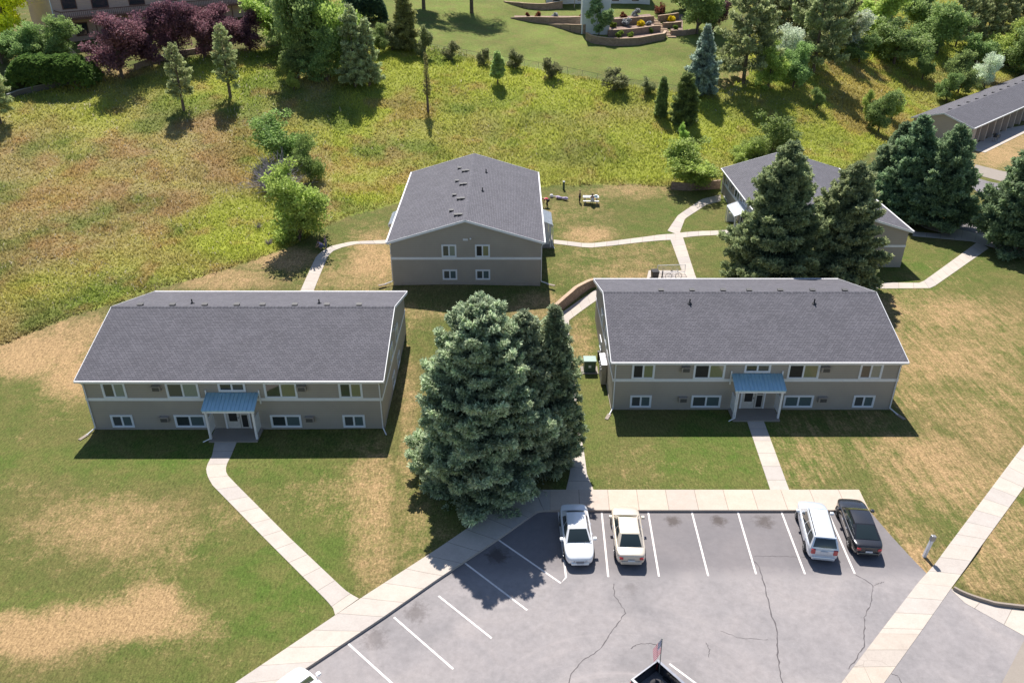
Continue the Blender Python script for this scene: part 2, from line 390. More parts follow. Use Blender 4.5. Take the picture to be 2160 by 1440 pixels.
# ------------------------------------------------------------------ ground
PARK = [(560, 1462), (640, 1413), (720, 1363), (807, 1302), (920, 1223), (1050, 1137), (1128, 1083), (1142, 1077), (1177, 1076), (1833, 1076), (1857, 1103), (1883, 1133), (1920, 1173), (1946, 1200), (1958, 1212), (1800, 1442), (1700, 1540), (1300, 1600), (560, 1600)]
ROAD = [(1992, 1232), (2008, 1240), (2030, 1264), (2160, 1336), (2300, 1410), (2500, 1560), (1660, 1640), (1835, 1442)]
def poly_w(pts, z=0): return np.array([G(a, b, z)[:2] for a, b in pts])
PARKW = poly_w(PARK); ROADW = poly_w(ROAD)
def sdist(P, X, Y):                                # signed distance, negative inside
    d = np.full(X.shape, 1e9); ins = np.zeros(X.shape, bool); n = len(P)
    for i in range(n):
        ax, ay = P[i]; bx, by = P[(i + 1) % n]; ex, ey = bx - ax, by - ay
        t = np.clip(((X - ax) * ex + (Y - ay) * ey) / (ex * ex + ey * ey + 1e-9), 0, 1)
        d = np.minimum(d, np.hypot(X - ax - t * ex, Y - ay - t * ey))
        c = ((ay > Y) != (by > Y)) & (X < (bx - ax) * (Y - ay) / (by - ay + 1e-12) + ax); ins ^= c
    return np.where(ins, -d, d)

# field boundary in pixel space (the tall grass lies above this line)
FB = [(-400, 950), (-200, 830), (0, 730), (80, 695), (150, 668), (235, 640), (330, 610), (420, 585), (500, 560), (560, 540), (620, 518), (665, 490), (720, 462), (780, 445), (845, 425), (880, 400), (960, 396), (1143, 393), (1200, 390), (1290, 388), (1400, 393), (1450, 392), (1517, 380), (1640, 350), (1765, 362), (1810, 345), (1840, 318), (1900, 318), (1945, 300), (2030, 240), (2160, 150), (2700, -100)]
fbx, fby = zip(*FB)
# tidy lawns / gardens far up the hill: not field
def lawn_up(px, py):
    t1 = (py < np.interp(px, [780, 850, 952, 1100, 1300, 1450, 1530, 1600], [80, 85, 108, 140, 176, 196, 190, 150])) & (px > 800) & (px < 1580)
    t2 = (py < np.interp(px, [-200, 0, 60, 205, 260, 300, 450, 620, 680], [230, 205, 196, 160, 160, 142, 112, 95, 60])) & (px < 680)
    return t1 | t2
PATCH = [  # px, py, rx, ry, dryness (lawn)
 (130, 1010 + 30, 180, 60, .25), (250, 1120, 190, 70, .62), (220, 1308, 170, 38, 1.35), (60, 1335, 140, 45, 1.3), (320, 1280, 62, 45, 1.3), (40, 745, 180, 45, 1.1), (150, 790, 60, 45, 1.05), (150, 700, 120, 30, .9),
 (780, 1110, 45, 130, .85), (700, 1060, 110, 50, .45), (870, 1130, 60, 90, .35), (480, 1090, 70, 30, .55), (600, 1290, 60, 90, .3), (860, 860, 18, 150, .6),
 (1900, 700, 130, 90, .7), (2000, 680, 120, 50, .8), (1960, 760, 160, 60, .65), (1930, 960, 120, 50, .8), (1850, 890, 120, 30, .35), (1980, 1010, 130, 60, .75), (2050, 860, 150, 120, .5), (1900, 1130, 60, 90, .6), (1930, 1190, 50, 50, .85), (1700, 960, 90, 60, .45), (1380, 980, 120, 50, .35), (2100, 1150, 80, 100, .6), (1860, 650, 90, 30, .7), (2110, 700, 80, 60, .55),
 (790, 550, 50, 45, 1.0), (740, 580, 60, 30, .7), (600, 545, 70, 22, 1.0), (480, 590, 100, 20, .8), (720, 600, 80, 25, .5), (1240, 495, 50, 16, 1.0), (1130, 650, 60, 30, .7), (1330, 530, 120, 20, .5), (1330, 570, 90, 25, .6), (1370, 590, 50, 20, .8), (1230, 720, 25, 50, .7), (1200, 460, 80, 50, .4), (1350, 400, 90, 20, .7), (1590, 430, 30, 30, .8), (2100, 330, 60, 22, .95), (2140, 300, 50, 20, .7),
 (1560, 190, 60, 50, .9), (240, 160, 60, 18, .9), (1420, 560, 60, 30, .3), (960, 660, 110, 14, .5), (960, 45, 80, 30, .4), (1110, 25, 60, 15, .5), (900, 250, 10, 10, 0), (1970, 600, 80, 40, .3), (1480, 480, 60, 40, .1)]
def patch_val(px, py, items):
    v = np.zeros(px.shape)
    for (cx, cy, rx, ry, k) in items:
        d = ((px - cx) / rx) ** 2 + ((py - cy) / ry) ** 2; v = np.maximum(v, k / (1 + (d * .75) ** 2.2))
    return v
LUSH = [(300, 970, 300, 40, 1), (620, 1240, 130, 120, .9), (1520, 960, 160, 70, .9), (700, 1130, 90, 60, .8), (1500, 450, 90, 60, .6), (1900, 590, 90, 50, .9), (1260, 840, 40, 120, .8), (100, 1280, 120, 30, .9), (1200, 60, 250, 90, .4), (300, 900, 120, 40, .5), (240, 145, 60, 22, .9)]
FGREEN = [(1660, 150, 150, 60, .8), (1800, 100, 100, 50, .8), (1960, 90, 120, 60, .7), (520, 480, 120, 70, 1.2), (640, 520, 120, 50, 1.1), (560, 330, 70, 60, .8), (700, 250, 90, 60, .8), (480, 160, 150, 60, .9), (120, 210, 180, 40, .8), (820, 430, 120, 30, .9), (850, 160, 140, 70, 1.0), (1300, 330, 300, 70, .7), (1600, 260, 160, 60, .9), (1700, 310, 140, 60, 1.0), (1250, 190, 300, 40, .8), (1850, 180, 80, 50, .5), (300, 590, 150, 40, .5), (130, 620, 160, 40, .5), (1480, 300, 200, 60, .5)]
FRED = [(480, 330, 60, 40, 1), (350, 430, 90, 40, .8), (100, 430, 60, 40, .4), (250, 370, 130, 60, .5), (430, 260, 60, 20, .8), (900, 390, 90, 25, .8), (850, 225, 60, 25, .9), (1810, 215, 60, 60, 1.3), (1770, 160, 40, 30, .9), (1850, 260, 60, 30, .8), (700, 400, 60, 40, .6), (760, 330, 80, 60, .5), (960, 190, 60, 15, .5), (170, 530, 90, 30, .4), (350, 500, 60, 25, .6)]
def vnoise(x, y, s, seed=0):                       # cheap value noise
    x = x / s; y = y / s; xi = np.floor(x).astype(np.int64); yi = np.floor(y).astype(np.int64); fx = x - xi; fy = y - yi
    fx = fx * fx * (3 - 2 * fx); fy = fy * fy * (3 - 2 * fy)
    def h(a, b):
        n = (a * 374761393 + b * 668265263 + seed * 974711) & 0x7fffffff; n = (n ^ (n >> 13)) * 1274126177 & 0x7fffffff
        return ((n ^ (n >> 16)) & 0xffff) / 65535.0
    return h(xi, yi) * (1 - fx) * (1 - fy) + h(xi + 1, yi) * fx * (1 - fy) + h(xi, yi + 1) * (1 - fx) * fy + h(xi + 1, yi + 1) * fx * fy
def fbm(x, y, s, seed=0): return (vnoise(x, y, s, seed) + .5 * vnoise(x, y, s / 2.1, seed + 1) + .25 * vnoise(x, y, s / 4.3, seed + 2) + .13 * vnoise(x, y, s / 9, seed + 3)) / 1.88

def nz(x, y):
    x = np.asarray(x, float); y = np.asarray(y, float)
    return (fbm(x, y, 7, 5) - .5) * .5 * np.clip((y - 75) / 40, 0, 1) * (1 - np.clip((x - 38) / 6, 0, 1) * np.clip((150 + .8 * (x - 70) - y) / 12, 0, 1))
def lerp(a, b, t): return a * (1 - t[:, None]) + np.asarray(b)[None, :] * t[:, None] if not isinstance(b, np.ndarray) or b.ndim == 1 else a * (1 - t[:, None]) + b * t[:, None]
def field_color(x, y, px, py):
    n = fbm(x, y, 9, 3); n2 = fbm(x, y, 2.6, 11)
    c = np.tile(np.array([.275, .228, .10]), (len(x), 1))            # tan seed heads
    g = np.clip(patch_val(px, py, FGREEN) + (n - .5) * 1.5 + np.where(px > 700, .38, -.05), 0, 1)
    c = lerp(c, np.array([.245, .265, .05]), g)
    c = lerp(c, np.array([.115, .16, .035]), np.clip((fbm(x, y, 6, 31) - .52) * 4, 0, .7) * np.where(px < 1000, 1, .6))
    r = np.clip(patch_val(px, py, FRED) * .8 + (n2 - .5) * 2.0 - .2, 0, .42)
    c = lerp(c, np.array([.27, .14, .085]), r)
    return c * (0.82 + .35 * n)[:, None]

xs = np.concatenate([np.linspace(-520, -100, 30), np.arange(-96, -40, .8), np.arange(-40, 40, .42), np.arange(40, 110, .8), np.linspace(112, 560, 34)])
ys = np.concatenate([np.linspace(-60, 16, 10), np.arange(18, 75, .42), np.arange(75, 180, .8), np.linspace(182, 640, 60)])
X, Y = np.meshgrid(xs, ys); Z = terr(X, Y)
sd = np.minimum(sdist(PARKW, X, Y), sdist(ROADW, X, Y)); sd = np.minimum(sd, sdist(poly_w([(2008, 1240), (2060, 1263), (2160, 1286), (2300, 1302), (2300, 1410), (2160, 1336)]), X, Y) + .5); sd = np.minimum(sd, sdist(poly_w([(2003, 1149), (2064, 1158), (2010, 1233), (1937, 1226)]), X, Y) + .55)
Z = Z - .15 * np.clip((1.25 - sd) / .75, 0, 1)
Z = Z + nz(X, Y)
Xf, Yf, Zf = X.ravel(), Y.ravel(), Z.ravel()
PXf, PYf = proj(Xf, np.maximum(Yf, 5), Zf)
inF = (PYf < np.interp(PXf, fbx, fby)) & ~lawn_up(PXf, PYf)
inF = np.where((Yf < 40), False, inF)
# B4 street side stays lawn
inF &= ~((Xf > 42) & (Yf < 112) & (Yf + .9 * (Xf - 42) * 0 < 112) & (PXf > 1830))
dry = patch_val(PXf, PYf, PATCH); lush = patch_val(PXf, PYf, LUSH)
base = np.tile(np.array([.112, .136, .036]), (len(Xf), 1))
base = lerp(base, np.array([.10, .152, .03]), np.clip(lush, 0, 1))
big = fbm(Xf, Yf, 8, 21); base = lerp(base, np.array([.16, .14, .055]), np.clip((big - .45) * 2.5, 0, 1) * (1 - lush * .7))
fc = field_color(Xf, Yf, PXf, PYf) * 1.15
upl = (PYf < 230) & (PXf > 760) & (PXf < 1560) & ~inF; base = np.where(upl[:, None], np.array([.165, .205, .05])[None] * (.65 + .7 * fbm(Xf, Yf, 5, 61)[:, None]), base)
colr = np.where(inF[:, None], fc, base)
far = (PYf < 100) & ~inF
mask = np.stack([np.clip(-.32 * upl + dry * .86 - .17 - lush * .25 + (.22 + (fbm(Xf, Yf, 5, 77) - .5) * .5) * (PXf > 0), 0, 1.2), inF.astype(float), np.where((PXf > 1650), 1.0, .35)], 1)
ny, nx = X.shape; I = np.arange(ny * nx).reshape(ny, nx)
F = np.stack([I[:-1, :-1], I[:-1, 1:], I[1:, 1:], I[1:, :-1]], -1).reshape(-1, 4)
g = mesh_np('ground', np.stack([Xf, Yf, Zf], 1), F, M['ground'], col={'Col': colr, 'Mask': mask}, smooth=True)
tag(g, kind='structure')
def gz(x, y): return t1(x, y) + float(nz(np.array([x]), np.array([y]))[0])

# ------------------------------------------------------------------ tall field grass (stuff)
def grass_field(N):
    u = rng.random(N); yy = 58 + (235 - 58) * u ** 1.5; xx = rng.uniform(-1, 1, N) * (yy * .72 + 8)
    zz = terr(xx, yy) + nz(xx, yy)
    px, py = proj(xx, yy, zz)
    edge = 2.5 * (fbm(xx, yy, 1.5, 9) - .5) * 4
    k = (py < np.interp(px, fbx, fby) + edge) & ~lawn_up(px, py) & (px > -60) & (px < 2230) & (py > -60)
    k &= ~((xx > 42) & (yy < 112) & (px > 1830))
    for (x0, x1, y0, y1) in ((-11.9, 3.3, 70.8, 93), (25.8, 41.7, 78.4, 100.6)): k &= ~((xx > x0) & (xx < x1) & (yy > y0) & (yy < y1))
    return xx[k], yy[k], zz[k], px[k], py[k]
xx, yy, zz, px, py = grass_field(800000)
n = len(xx); c = field_color(xx, yy, px, py)
dens = fbm(xx, yy, 3, 44); hgt = (.14 + .42 * dens ** 1.3) * rng.uniform(.5, 1.3, n)
hgt *= np.where(px < 900, .85, 1.0)
ang = rng.uniform(0, 2 * np.pi, n); wd = (.028 + .03 * rng.random(n)) * (1 + np.clip((yy - 90) / 90, 0, 1.4))
dx, dy = np.cos(ang) * wd, np.sin(ang) * wd; lx, ly = rng.normal(0, .16, n), rng.normal(0, .16, n)
V = np.empty((n, 4, 3)); V[:, 0] = np.stack([xx - dx, yy - dy, zz - .03], 1); V[:, 1] = np.stack([xx + dx, yy + dy, zz - .03], 1)
V[:, 2] = np.stack([xx + lx + dx * .7, yy + ly + dy * .7, zz + hgt], 1); V[:, 3] = np.stack([xx + lx - dx * .7, yy + ly - dy * .7, zz + hgt * .85], 1)
c = c * (rng.uniform(.88, 1.16, n) * (.8 + .45 * fbm(xx, yy, 1.3, 91)))[:, None] * np.array([1.55, 1.52, 1.42])
tips = rng.random(n) < .03 * (fbm(xx, yy, 6, 70) > .45) * np.where(px < 700, 1.6, .4)
c[tips] = np.array([.5, .44, .34])
nb_ = np.clip(1 - (np.interp(px, fbx, fby) - py) / 14, 0, 1); hgt *= 1 + .9 * nb_; c = lerp(c, np.array([.20, .145, .07]), nb_ * .6)
C4 = np.repeat(c[:, None, :], 4, 1)
o = mesh_np('tall_grass', V.reshape(-1, 3), np.arange(n * 4).reshape(-1, 4), M['grassblade'], col=C4.reshape(-1, 3))
tag(o, 'uncut tan and green meadow grass covering the slope behind the apartments', 'grass', kind='stuff')

# ------------------------------------------------------------------ paths
PATHPOLYS = []
def resample(P, n):
    P = [Vector(p) for p in P]; L = [0]
    for a, b in zip(P, P[1:]): L.append(L[-1] + (b - a).length)
    out = []
    for i in range(n):
        s = L[-1] * i / (n - 1); k = 0
        while k < len(P) - 2 and L[k + 1] < s: k += 1
        t = (s - L[k]) / max(1e-6, L[k + 1] - L[k]); out.append(P[k].lerp(P[k + 1], min(1, t)))
    return out, L[-1]
def strip(name, left, right, mat='concrete', top=.035, thick=.22, z=None, step=1.0):
    ta, tb = top if isinstance(top, tuple) else (top, top)
    A = [G(*p) if z is None else G(*p, z) for p in left]; B = [G(*p) if z is None else G(*p, z) for p in right]
    _, la = resample(A, 2); _, lb = resample(B, 2); n = max(2, int(max(la, lb) / step) + 1)
    A, la = resample(A, n); B, lb = resample(B, n)
    m = MB(); v = []; 
    for i in range(n):
        for p in (A[i], B[i]):
            zz = (gz(p.x, p.y) if z is None else z) + ta + (tb - ta) * i / (n - 1); v += [(p.x, p.y, zz), (p.x, p.y, zz - thick)]
    f = []; uv = []; L = (la + lb) / 2; W = (A[0] - B[0]).length
    for i in range(n - 1):
        a = i * 4; b = a + 4; u0 = L * i / (n - 1); u1 = L * (i + 1) / (n - 1)
        f.append((a, a + 2, b + 2, b)); uv.append([(u0, 0), (u0, W), (u1, W), (u1, 0)])
        f.append((a, b, b + 1, a + 1)); uv.append([(.3, 0)] * 4); f.append((a + 2, a + 3, b + 3, b + 2)); uv.append([(.3, 0)] * 4)
    f.append((0, 1, 3, 2)); uv.append([(.3, 0)] * 4); e = (n - 1) * 4; f.append((e, e + 2, e + 3, e + 1)); uv.append([(.3, 0)] * 4)
    PATHPOLYS.append(np.array([(p.x, p.y) for p in A] + [(p.x, p.y) for p in reversed(B)]))
    return tag(m.add(v, f, uv).build(name, M[mat]), kind='structure')
def sheet(name, pts, z, mat, ground=False):
    v = [G(a, b, z) for a, b in pts]; me = bpy.data.meshes.new(name); bm = bmesh.new()
    vs = [bm.verts.new(p) for p in v]; f = bm.faces.new(vs); bm.normal_update()
    if f.normal.z < 0: f.normal_flip()
    bmesh.ops.triangulate(bm, faces=[f]); bm.to_mesh(me); bm.free(); me.materials.append(M[mat])
    o = bpy.data.objects.new(name, me); COL.objects.link(o); return tag(o, kind='structure')
sheet('parking_lot', PARK, -.13, 'asphalt')
sheet('road', ROAD, -.13, 'asphalt')
# pavement along the lot
strip('pavement', [(430, 1487), (500, 1437), (705, 1299), (760, 1262), (923, 1157), (1070, 1057)], [(560, 1465), (640, 1413), (807, 1302), (920, 1223), (1050, 1137), (1125, 1084)], 'concrete', .035, .25, 0)
strip('pavement', [(1070, 1057), (1090, 1045), (1110, 1037), (1133, 1033), (1160, 1033)], [(1125, 1084), (1131, 1080), (1137, 1077.5), (1146, 1076), (1160, 1076)], 'concrete', .033, .25, 0, .4)
strip('pavement', [(1160, 1033), (1255, 1033), (1812, 1033)], [(1160, 1076), (1270, 1076), (1833, 1076)], 'concrete_warm', .035, .25, 0)
strip('pavement', [(2330, 720), (2143, 960), (2003, 1147)], [(2360, 760), (2160, 1027), (2066, 1156)], 'concrete', .035, .25, 0)
strip('pavement', [(2003, 1147), (1973, 1187), (1937, 1226)], [(2066, 1156), (2040, 1193), (2010, 1233)], 'concrete', (.035, -.112), .25, 0)
strip('pavement', [(1937, 1226), (1855, 1332)], [(2010, 1233), (1940, 1333)], 'concrete', -.112, .1, 0)
strip('pavement', [(1855, 1332), (1773, 1440), (1700, 1535)], [(1940, 1333), (1863, 1440), (1800, 1530)], 'concrete_old', -.112, .1, 0)
strip('footpath', [(454, 926), (448, 960), (438, 978), (435, 990), (437, 1003), (448, 1023), (550, 1127), (690, 1267), (703, 1283), (707, 1297)], [(502, 926), (488, 960), (478, 980), (476, 990), (478, 1000), (500, 1023), (610, 1133), (720, 1237), (735, 1250), (757, 1262)], 'concrete', .03, .2, None, .5)
strip('footpath', [(1573, 880), (1625, 1034)], [(1608, 880), (1665, 1034)], 'concrete', .03)
strip('footpath', [(1257, 611), (1178, 665), (1183, 700), (1188, 787), (1196, 900), (1205, 960), (1202, 1000), (1194, 1033)], [(1262, 631), (1200, 676), (1201, 713), (1211, 787), (1222, 900), (1233, 960), (1238, 1000), (1252, 1033)], 'concrete', .03, .2, None, .6)
strip('footpath', [(1411, 498), (1437, 568), (1462, 640)], [(1438, 494), (1467, 583), (1492, 640)], 'concrete', .03)
strip('footpath', [(1168, 506), (1240, 514), (1330, 504), (1397, 495), (1425, 494)], [(1168, 514), (1240, 523), (1330, 514), (1387, 508), (1425, 506)], 'concrete', .034)
strip('footpath', [(1408, 487), (1430, 455), (1480, 420), (1520, 410)], [(1434, 491), (1445, 462), (1490, 432), (1520, 424)], 'concrete', .03)
strip('footpath', [(1408, 487), (1425, 494)], [(1434, 491), (1450, 500)], 'concrete', .028)
strip('footpath', [(1425, 493), (1470, 489), (1540, 486)], [(1425, 504), (1470, 499), (1540, 495)], 'concrete', .032)
strip('footpath', [(817, 506), (740, 510), (700, 519), (680, 530), (667, 541), (632, 618)], [(820, 514), (753, 515), (722, 522), (702, 530), (692, 540), (660, 618)], 'concrete', .03, .2, None, .6)
strip('footpath', [(1833, 596), (1943, 597), (2063, 510)], [(1833, 609), (1965, 608), (2085, 524)], 'concrete', .03)
strip('footpath', [(1925, 489), (2062, 499)], [(1925, 498), (2058, 510)], 'concrete', .03)
strip('pavement', [(1840, 400), (1880, 436), (1960, 470), (2090, 500), (2300, 560)], [(1840, 412), (1880, 448), (1950, 481), (2080, 518), (2300, 580)], 'concrete', .035, .25, 0)
sheet('road', [(1790, 385), (1840, 400), (1880, 436), (1960, 470), (2090, 500), (2300, 560), (2300, 420), (2090, 384), (2062, 376), (1900, 330)], .02, 'asphalt')
sheet('pavement', [(2058, 347), (2110, 360), (2200, 376), (2200, 402), (2110, 382), (2050, 366)], .03, 'concrete')
strip('gutter_apron', [(2008, 1241), (2030, 1264), (2160, 1336), (2300, 1410)], [(2016, 1241), (2045, 1257), (2160, 1284), (2300, 1300)], 'concrete', -.115, .1, 0)
sheet('gutter_apron', [(2160, 1350), (2300, 1420), (2300, 1540), (2060, 1520), (2113, 1440)], -.12, 'concrete')
# curved kerb
def kerb(name, pts, w=.16, h=.15, z=-.1):
    P, L = resample([G(a, b, 0) for a, b in pts], max(8, len(pts) * 3)); m = MB(); v = []; f = []
    for i, p in enumerate(P):
        d = (P[min(i + 1, len(P) - 1)] - P[max(i - 1, 0)]).normalized(); nrm = Vector((-d.y, d.x, 0))
        for q, zz in ((p - nrm * w / 2, z), (p - nrm * w / 2 * .8, z + h + .04), (p + nrm * w / 2 * .8, z + h + .04), (p + nrm * w / 2, z)): v.append((q.x, q.y, zz))
    for i in range(len(P) - 1):
        for k in range(3): a = i * 4 + k; f.append((a, a + 1, a + 5, a + 4))
    f.append((0, 1, 2, 3)); e = (len(P) - 1) * 4; f.append((e, e + 3, e + 2, e + 1))
    return tag(m.add(v, f).build(name, M['concrete_warm']), kind='structure')
kerb('kerb', [(2012, 1239), (2030, 1249), (2060, 1260), (2100, 1272), (2160, 1279), (2250, 1283)])
# parking lines, cracks
def line(name, pts, w=.1, z=-.124, mat='paint', jit=0):
    P, L = resample([G(a, b, z) for a, b in pts], max(2, int(len(pts) * (6 if jit else 1)))); v = []
    if not jit: P = [G(a, b, z) for a, b in pts]
    for i, p in enumerate(P):
        d = (P[min(i + 1, len(P) - 1)] - P[max(i - 1, 0)]).normalized(); nr = Vector((-d.y, d.x, 0)); k = w / 2 * (random.uniform(.5, 1.4) if jit else 1)
        q = p + nr * random.uniform(-jit, jit); v += [q - nr * k, q + nr * k]
    m = MB().add(v, [(2 * i, 2 * i + 1, 2 * i + 3, 2 * i + 2) for i in range(len(P) - 1)])
    return tag(m.build(name, M[mat]), kind='structure')
for p in ([(735, 1357), (828, 1441)], [(831, 1301), (956, 1410)], [(925, 1256), (1037, 1345)], [(981, 1187), (1112, 1286)], [(1050, 1137), (1183, 1229), (1194, 1217), (1178, 1078)], [(1269, 1078), (1283, 1216)], [(1367, 1078), (1390, 1215)], [(1459, 1078), (1494, 1214)], [(1556, 1078), (1595, 1210)], [(1648, 1078), (1698, 1210)], [(1746, 1078), (1803, 1209)], [(1412, 1399), (1470, 1442), (1520, 1480)]):
    line('parking_line', p, .11)
for p, w in (([(1582, 1178), (1600, 1190), (1617, 1250), (1625, 1290), (1641, 1330), (1640, 1380), (1650, 1440)], .09), ([(1805, 1212), (1843, 1233), (1838, 1270), (1824, 1300), (1823, 1340), (1822, 1365), (1790, 1410)], .07), ([(1294, 1230), (1296, 1255), (1320, 1290), (1295, 1325), (1265, 1370), (1225, 1395), (1205, 1420), (1195, 1450)], .06), ([(1843, 1233), (1865, 1226)], .04), ([(1590, 1172), (1640, 1172), (1700, 1174)], .04), ([(1330, 1366), (1345, 1357), (1370, 1356), (1395, 1361)], .06), ([(1490, 1354), (1497, 1370), (1496, 1386)], .05), ([(1520, 1330), (1560, 1345), (1620, 1348)], .03), ([(1880, 1420), (1895, 1425), (1905, 1450)], .06)):
    line('asphalt_crack', p, w * .7, -.1245, 'crack', .04)
# pads
strip('bike_pad', [(1368, 571), (1450, 571)], [(1352, 640), (1450, 640)], 'concrete', .04)

# ------------------------------------------------------------------ apartment buildings
def window(par, x, z0, w, h, nrm, off, mats=('glass_screen', 'blind'), trim=.12, label=None, T=None):
    """window in the plane; T maps local (u along wall, out, z) -> building coords"""
    def B(m, u0, u1, o0, o1, a, b):
        c = [T(u, o_, zz) for zz in (a, b) for u, o_ in ((u0, o0), (u1, o0), (u1, o1), (u0, o1))]
        m.add(c, [(0, 3, 2, 1), (4, 5, 6, 7), (0, 1, 5, 4), (1, 2, 6, 5), (2, 3, 7, 6), (3, 0, 4, 7)])
    z1 = z0 + h; m = MB(); u0, u1 = x - w / 2, x + w / 2; t = trim
    B(m, u0, u1, -.03, .055, z0, z0 + t); B(m, u0, u1, -.03, .055, z1 - t, z1)
    B(m, u0, u0 + t, -.03, .054, z0 + t, z1 - t); B(m, u1 - t, u1, -.03, .054, z0 + t, z1 - t)
    fr = m.build('window', M['pvc'], par)
    if label: fr['label'] = label
    mm = MB(); B(mm, x - .03, x + .03, -.02, .04, z0 + t, z1 - t)
    for a, b in ((u0 + t, x - .03), (x + .03, u1 - t)):
        B(mm, a, a + .035, -.02, .03, z0 + t, z1 - t); B(mm, b - .035, b, -.02, .03, z0 + t, z1 - t); B(mm, a + .035, b - .035, -.02, .03, z0 + t, z0 + t + .035); B(mm, a + .035, b - .035, -.02, .03, z1 - t - .035, z1 - t)
    mm.build('sash', M['pvc'], fr)
    B1 = MB(); B(B1, u0 + t + .035, x - .065, -.02, .012, z0 + t + .035, z1 - t - .035); B1.build('pane', M[mats[0]], fr)
    B2 = MB(); B(B2, x + .065, u1 - t - .035, -.02, .012, z0 + t + .035, z1 - t - .035); B2.build('pane', M[mats[1]], fr)
    return fr

def apartment(cx, cy, z, rz, label, L=21.3, W=14.1, eh=4.35, rise=2.2, front=True, right=False, left=False, back=False, fopt=0, vents=(), pipes=(), rightcan=False, cmat='metal_roof'):
    root = empty('apartment_building', (cx, cy, z), rz, label, 'apartment building', 'tan two-storey apartment blocks')
    hl, hw = L / 2, W / 2; oh = .3; og = .27; ex = hw + oh; sl = rise / ex
    m = MB(); zt = eh + .02 - .1 + sl * oh
    v = []
    for x in (-hl, hl): v += [(x, -hw, -1.5), (x, hw, -1.5), (x, hw, zt), (x, 0, zt + sl * hw), (x, -hw, zt)]
    m.add(v, [(0, 1, 2, 3, 4), (9, 8, 7, 6, 5), (0, 5, 6, 1), (1, 6, 7, 2), (0, 4, 9, 5)]); m.build('wall', M['siding'], root)
    # roof: two slabs
    m = MB(); th = .14; rl = hl + og
    for s in (-1, 1):
        a = [(-rl, s * ex, eh), (rl, s * ex, eh), (rl, 0, eh + rise), (-rl, 0, eh + rise)]
        S = math.hypot(ex, rise); k = s * 37.3
        if s > 0: order = (1, 0, 3, 2)
        else: order = (0, 1, 2, 3)
        a = [a[i] for i in order]; v = a + [(p[0], p[1], p[2] - th) for p in a]
        m.add(v, [(0, 1, 2, 3), (4, 7, 6, 5), (0, 4, 5, 1), (1, 5, 6, 2), (3, 7, 4, 0)], [[(0, k), (2 * rl, k), (2 * rl, k + S), (0, k + S)], [(0, 0)] * 4, [(0, 0)] * 4, [(0, 0)] * 4, [(0, 0)] * 4])
    roof = m.build('roof', M['shingle'], root)
    m = MB(); m.add([(-rl, -.16, eh + rise - .03), (rl, -.16, eh + rise - .03), (rl, 0, eh + rise + .035), (-rl, 0, eh + rise + .035), (-rl, .16, eh + rise - .03), (rl, .16, eh + rise - .03)], [(0, 1, 2, 3), (3, 2, 5, 4)], [[(0, .02), (2 * rl, .02), (2 * rl, .13), (0, .13)]] * 2)
    m.build('ridge_cap', M['shingle'], roof)
    for (x, y) in vents:
        zz = eh + rise - abs(y) * sl; m = MB()
        m.box(x - .17, x + .17, y - .17, y + .17, zz - .05, zz + .13); m.box(x - .22, x + .22, y - .22, y + .22, zz + .13, zz + .16); m.build('roof_vent', M['vent'], roof)
    for (x, y) in pipes:
        zz = eh + rise - abs(y) * sl; MB().tube((x, y, zz - .1), (x, y, zz + .42), .055).lathe([(.2, .0), (.06, .12)], 12, (x, y, zz)).build('vent_pipe', M['black'], roof)
    # rake boards + gutters + soffit
    for s in (-1, 1):
        for sx in (-1, 1):
            x = sx * (rl + .012); m = MB(); x0, x1 = sorted((x - .02, x + .02))
            m.add([(xx, s * (ex + .0), eh - th - .07) for xx in (x0, x1)] + [(xx, s * (ex + .0), eh + .015) for xx in (x0, x1)] + [(xx, 0, eh + rise - th - .07) for xx in (x0, x1)] + [(xx, 0, eh + rise + .015) for xx in (x0, x1)], [(0, 1, 3, 2), (4, 6, 7, 5), (0, 2, 6, 4), (1, 5, 7, 3), (2, 3, 7, 6), (0, 4, 5, 1)])
            m.build('rake_board', M['white'], roof)
        y0, y1 = sorted((s * (ex + .005), s * (ex + .12))); m = MB(); m.box(-rl, rl, y0, y1, eh - .12, eh + .0); m.box(-rl - .01, rl + .01, *sorted((s * (ex + .11), s * (ex + .135))), eh - .03, eh + .02)
        m.build('gutter', M['gutter'], root)
        y0, y1 = sorted((s * (hw + .004), s * ex)); m = MB(); m.box(-hl, hl, y0, y1, eh - .24, eh - .15); m.build('soffit', M['white'], root)
    # band
    m = MB(); p = .025
    m.box(-hl - p, hl + p, -hw - p, -hw + .01, 2.5, 2.74); m.box(-hl - p, hl + p, hw - .01, hw + p, 2.5, 2.74)
    m.box(-hl - p, -hl + .01, -hw + .01, hw - .01, 2.5, 2.74); m.box(hl - .01, hl + p, -hw + .01, hw - .01, 2.5, 2.74); m.build('trim_band', M['white'], root)
    m = MB(); p = .02; m.box(-hl - p, hl + p, -hw - p, -hw + .01, -.2, .1); m.box(-hl - p, -hl + .01, -hw + .01, hw, -.2, .1); m.box(hl - .01, hl + p, -hw + .01, hw, -.2, .1); m.build('foundation', M['acgrey'], root)
    # downspouts at four corners
    for sx in (-1, 1):
        for s in (-1,) if not back else (-1, 1):
            m = MB(); x = sx * (hl - .12); y = s * (hw + .07)
            m.tube((x, s * (ex + .05), eh - .1), (x, y, eh - .5), .045); m.tube((x, y, eh - .5), (x, y, .2), .045); m.tube((x, y, .2), (x + sx * .35, y + s * .75, .06), .045)
            m.build('downspout', M['white'], root)
            mm = MB(); mm.bar((x + sx * .3, y + s * .6, .04), (x + sx * .62, y + s * 1.3, .03), .26, .06); mm.build('splash_block', M['concrete_warm'], root)
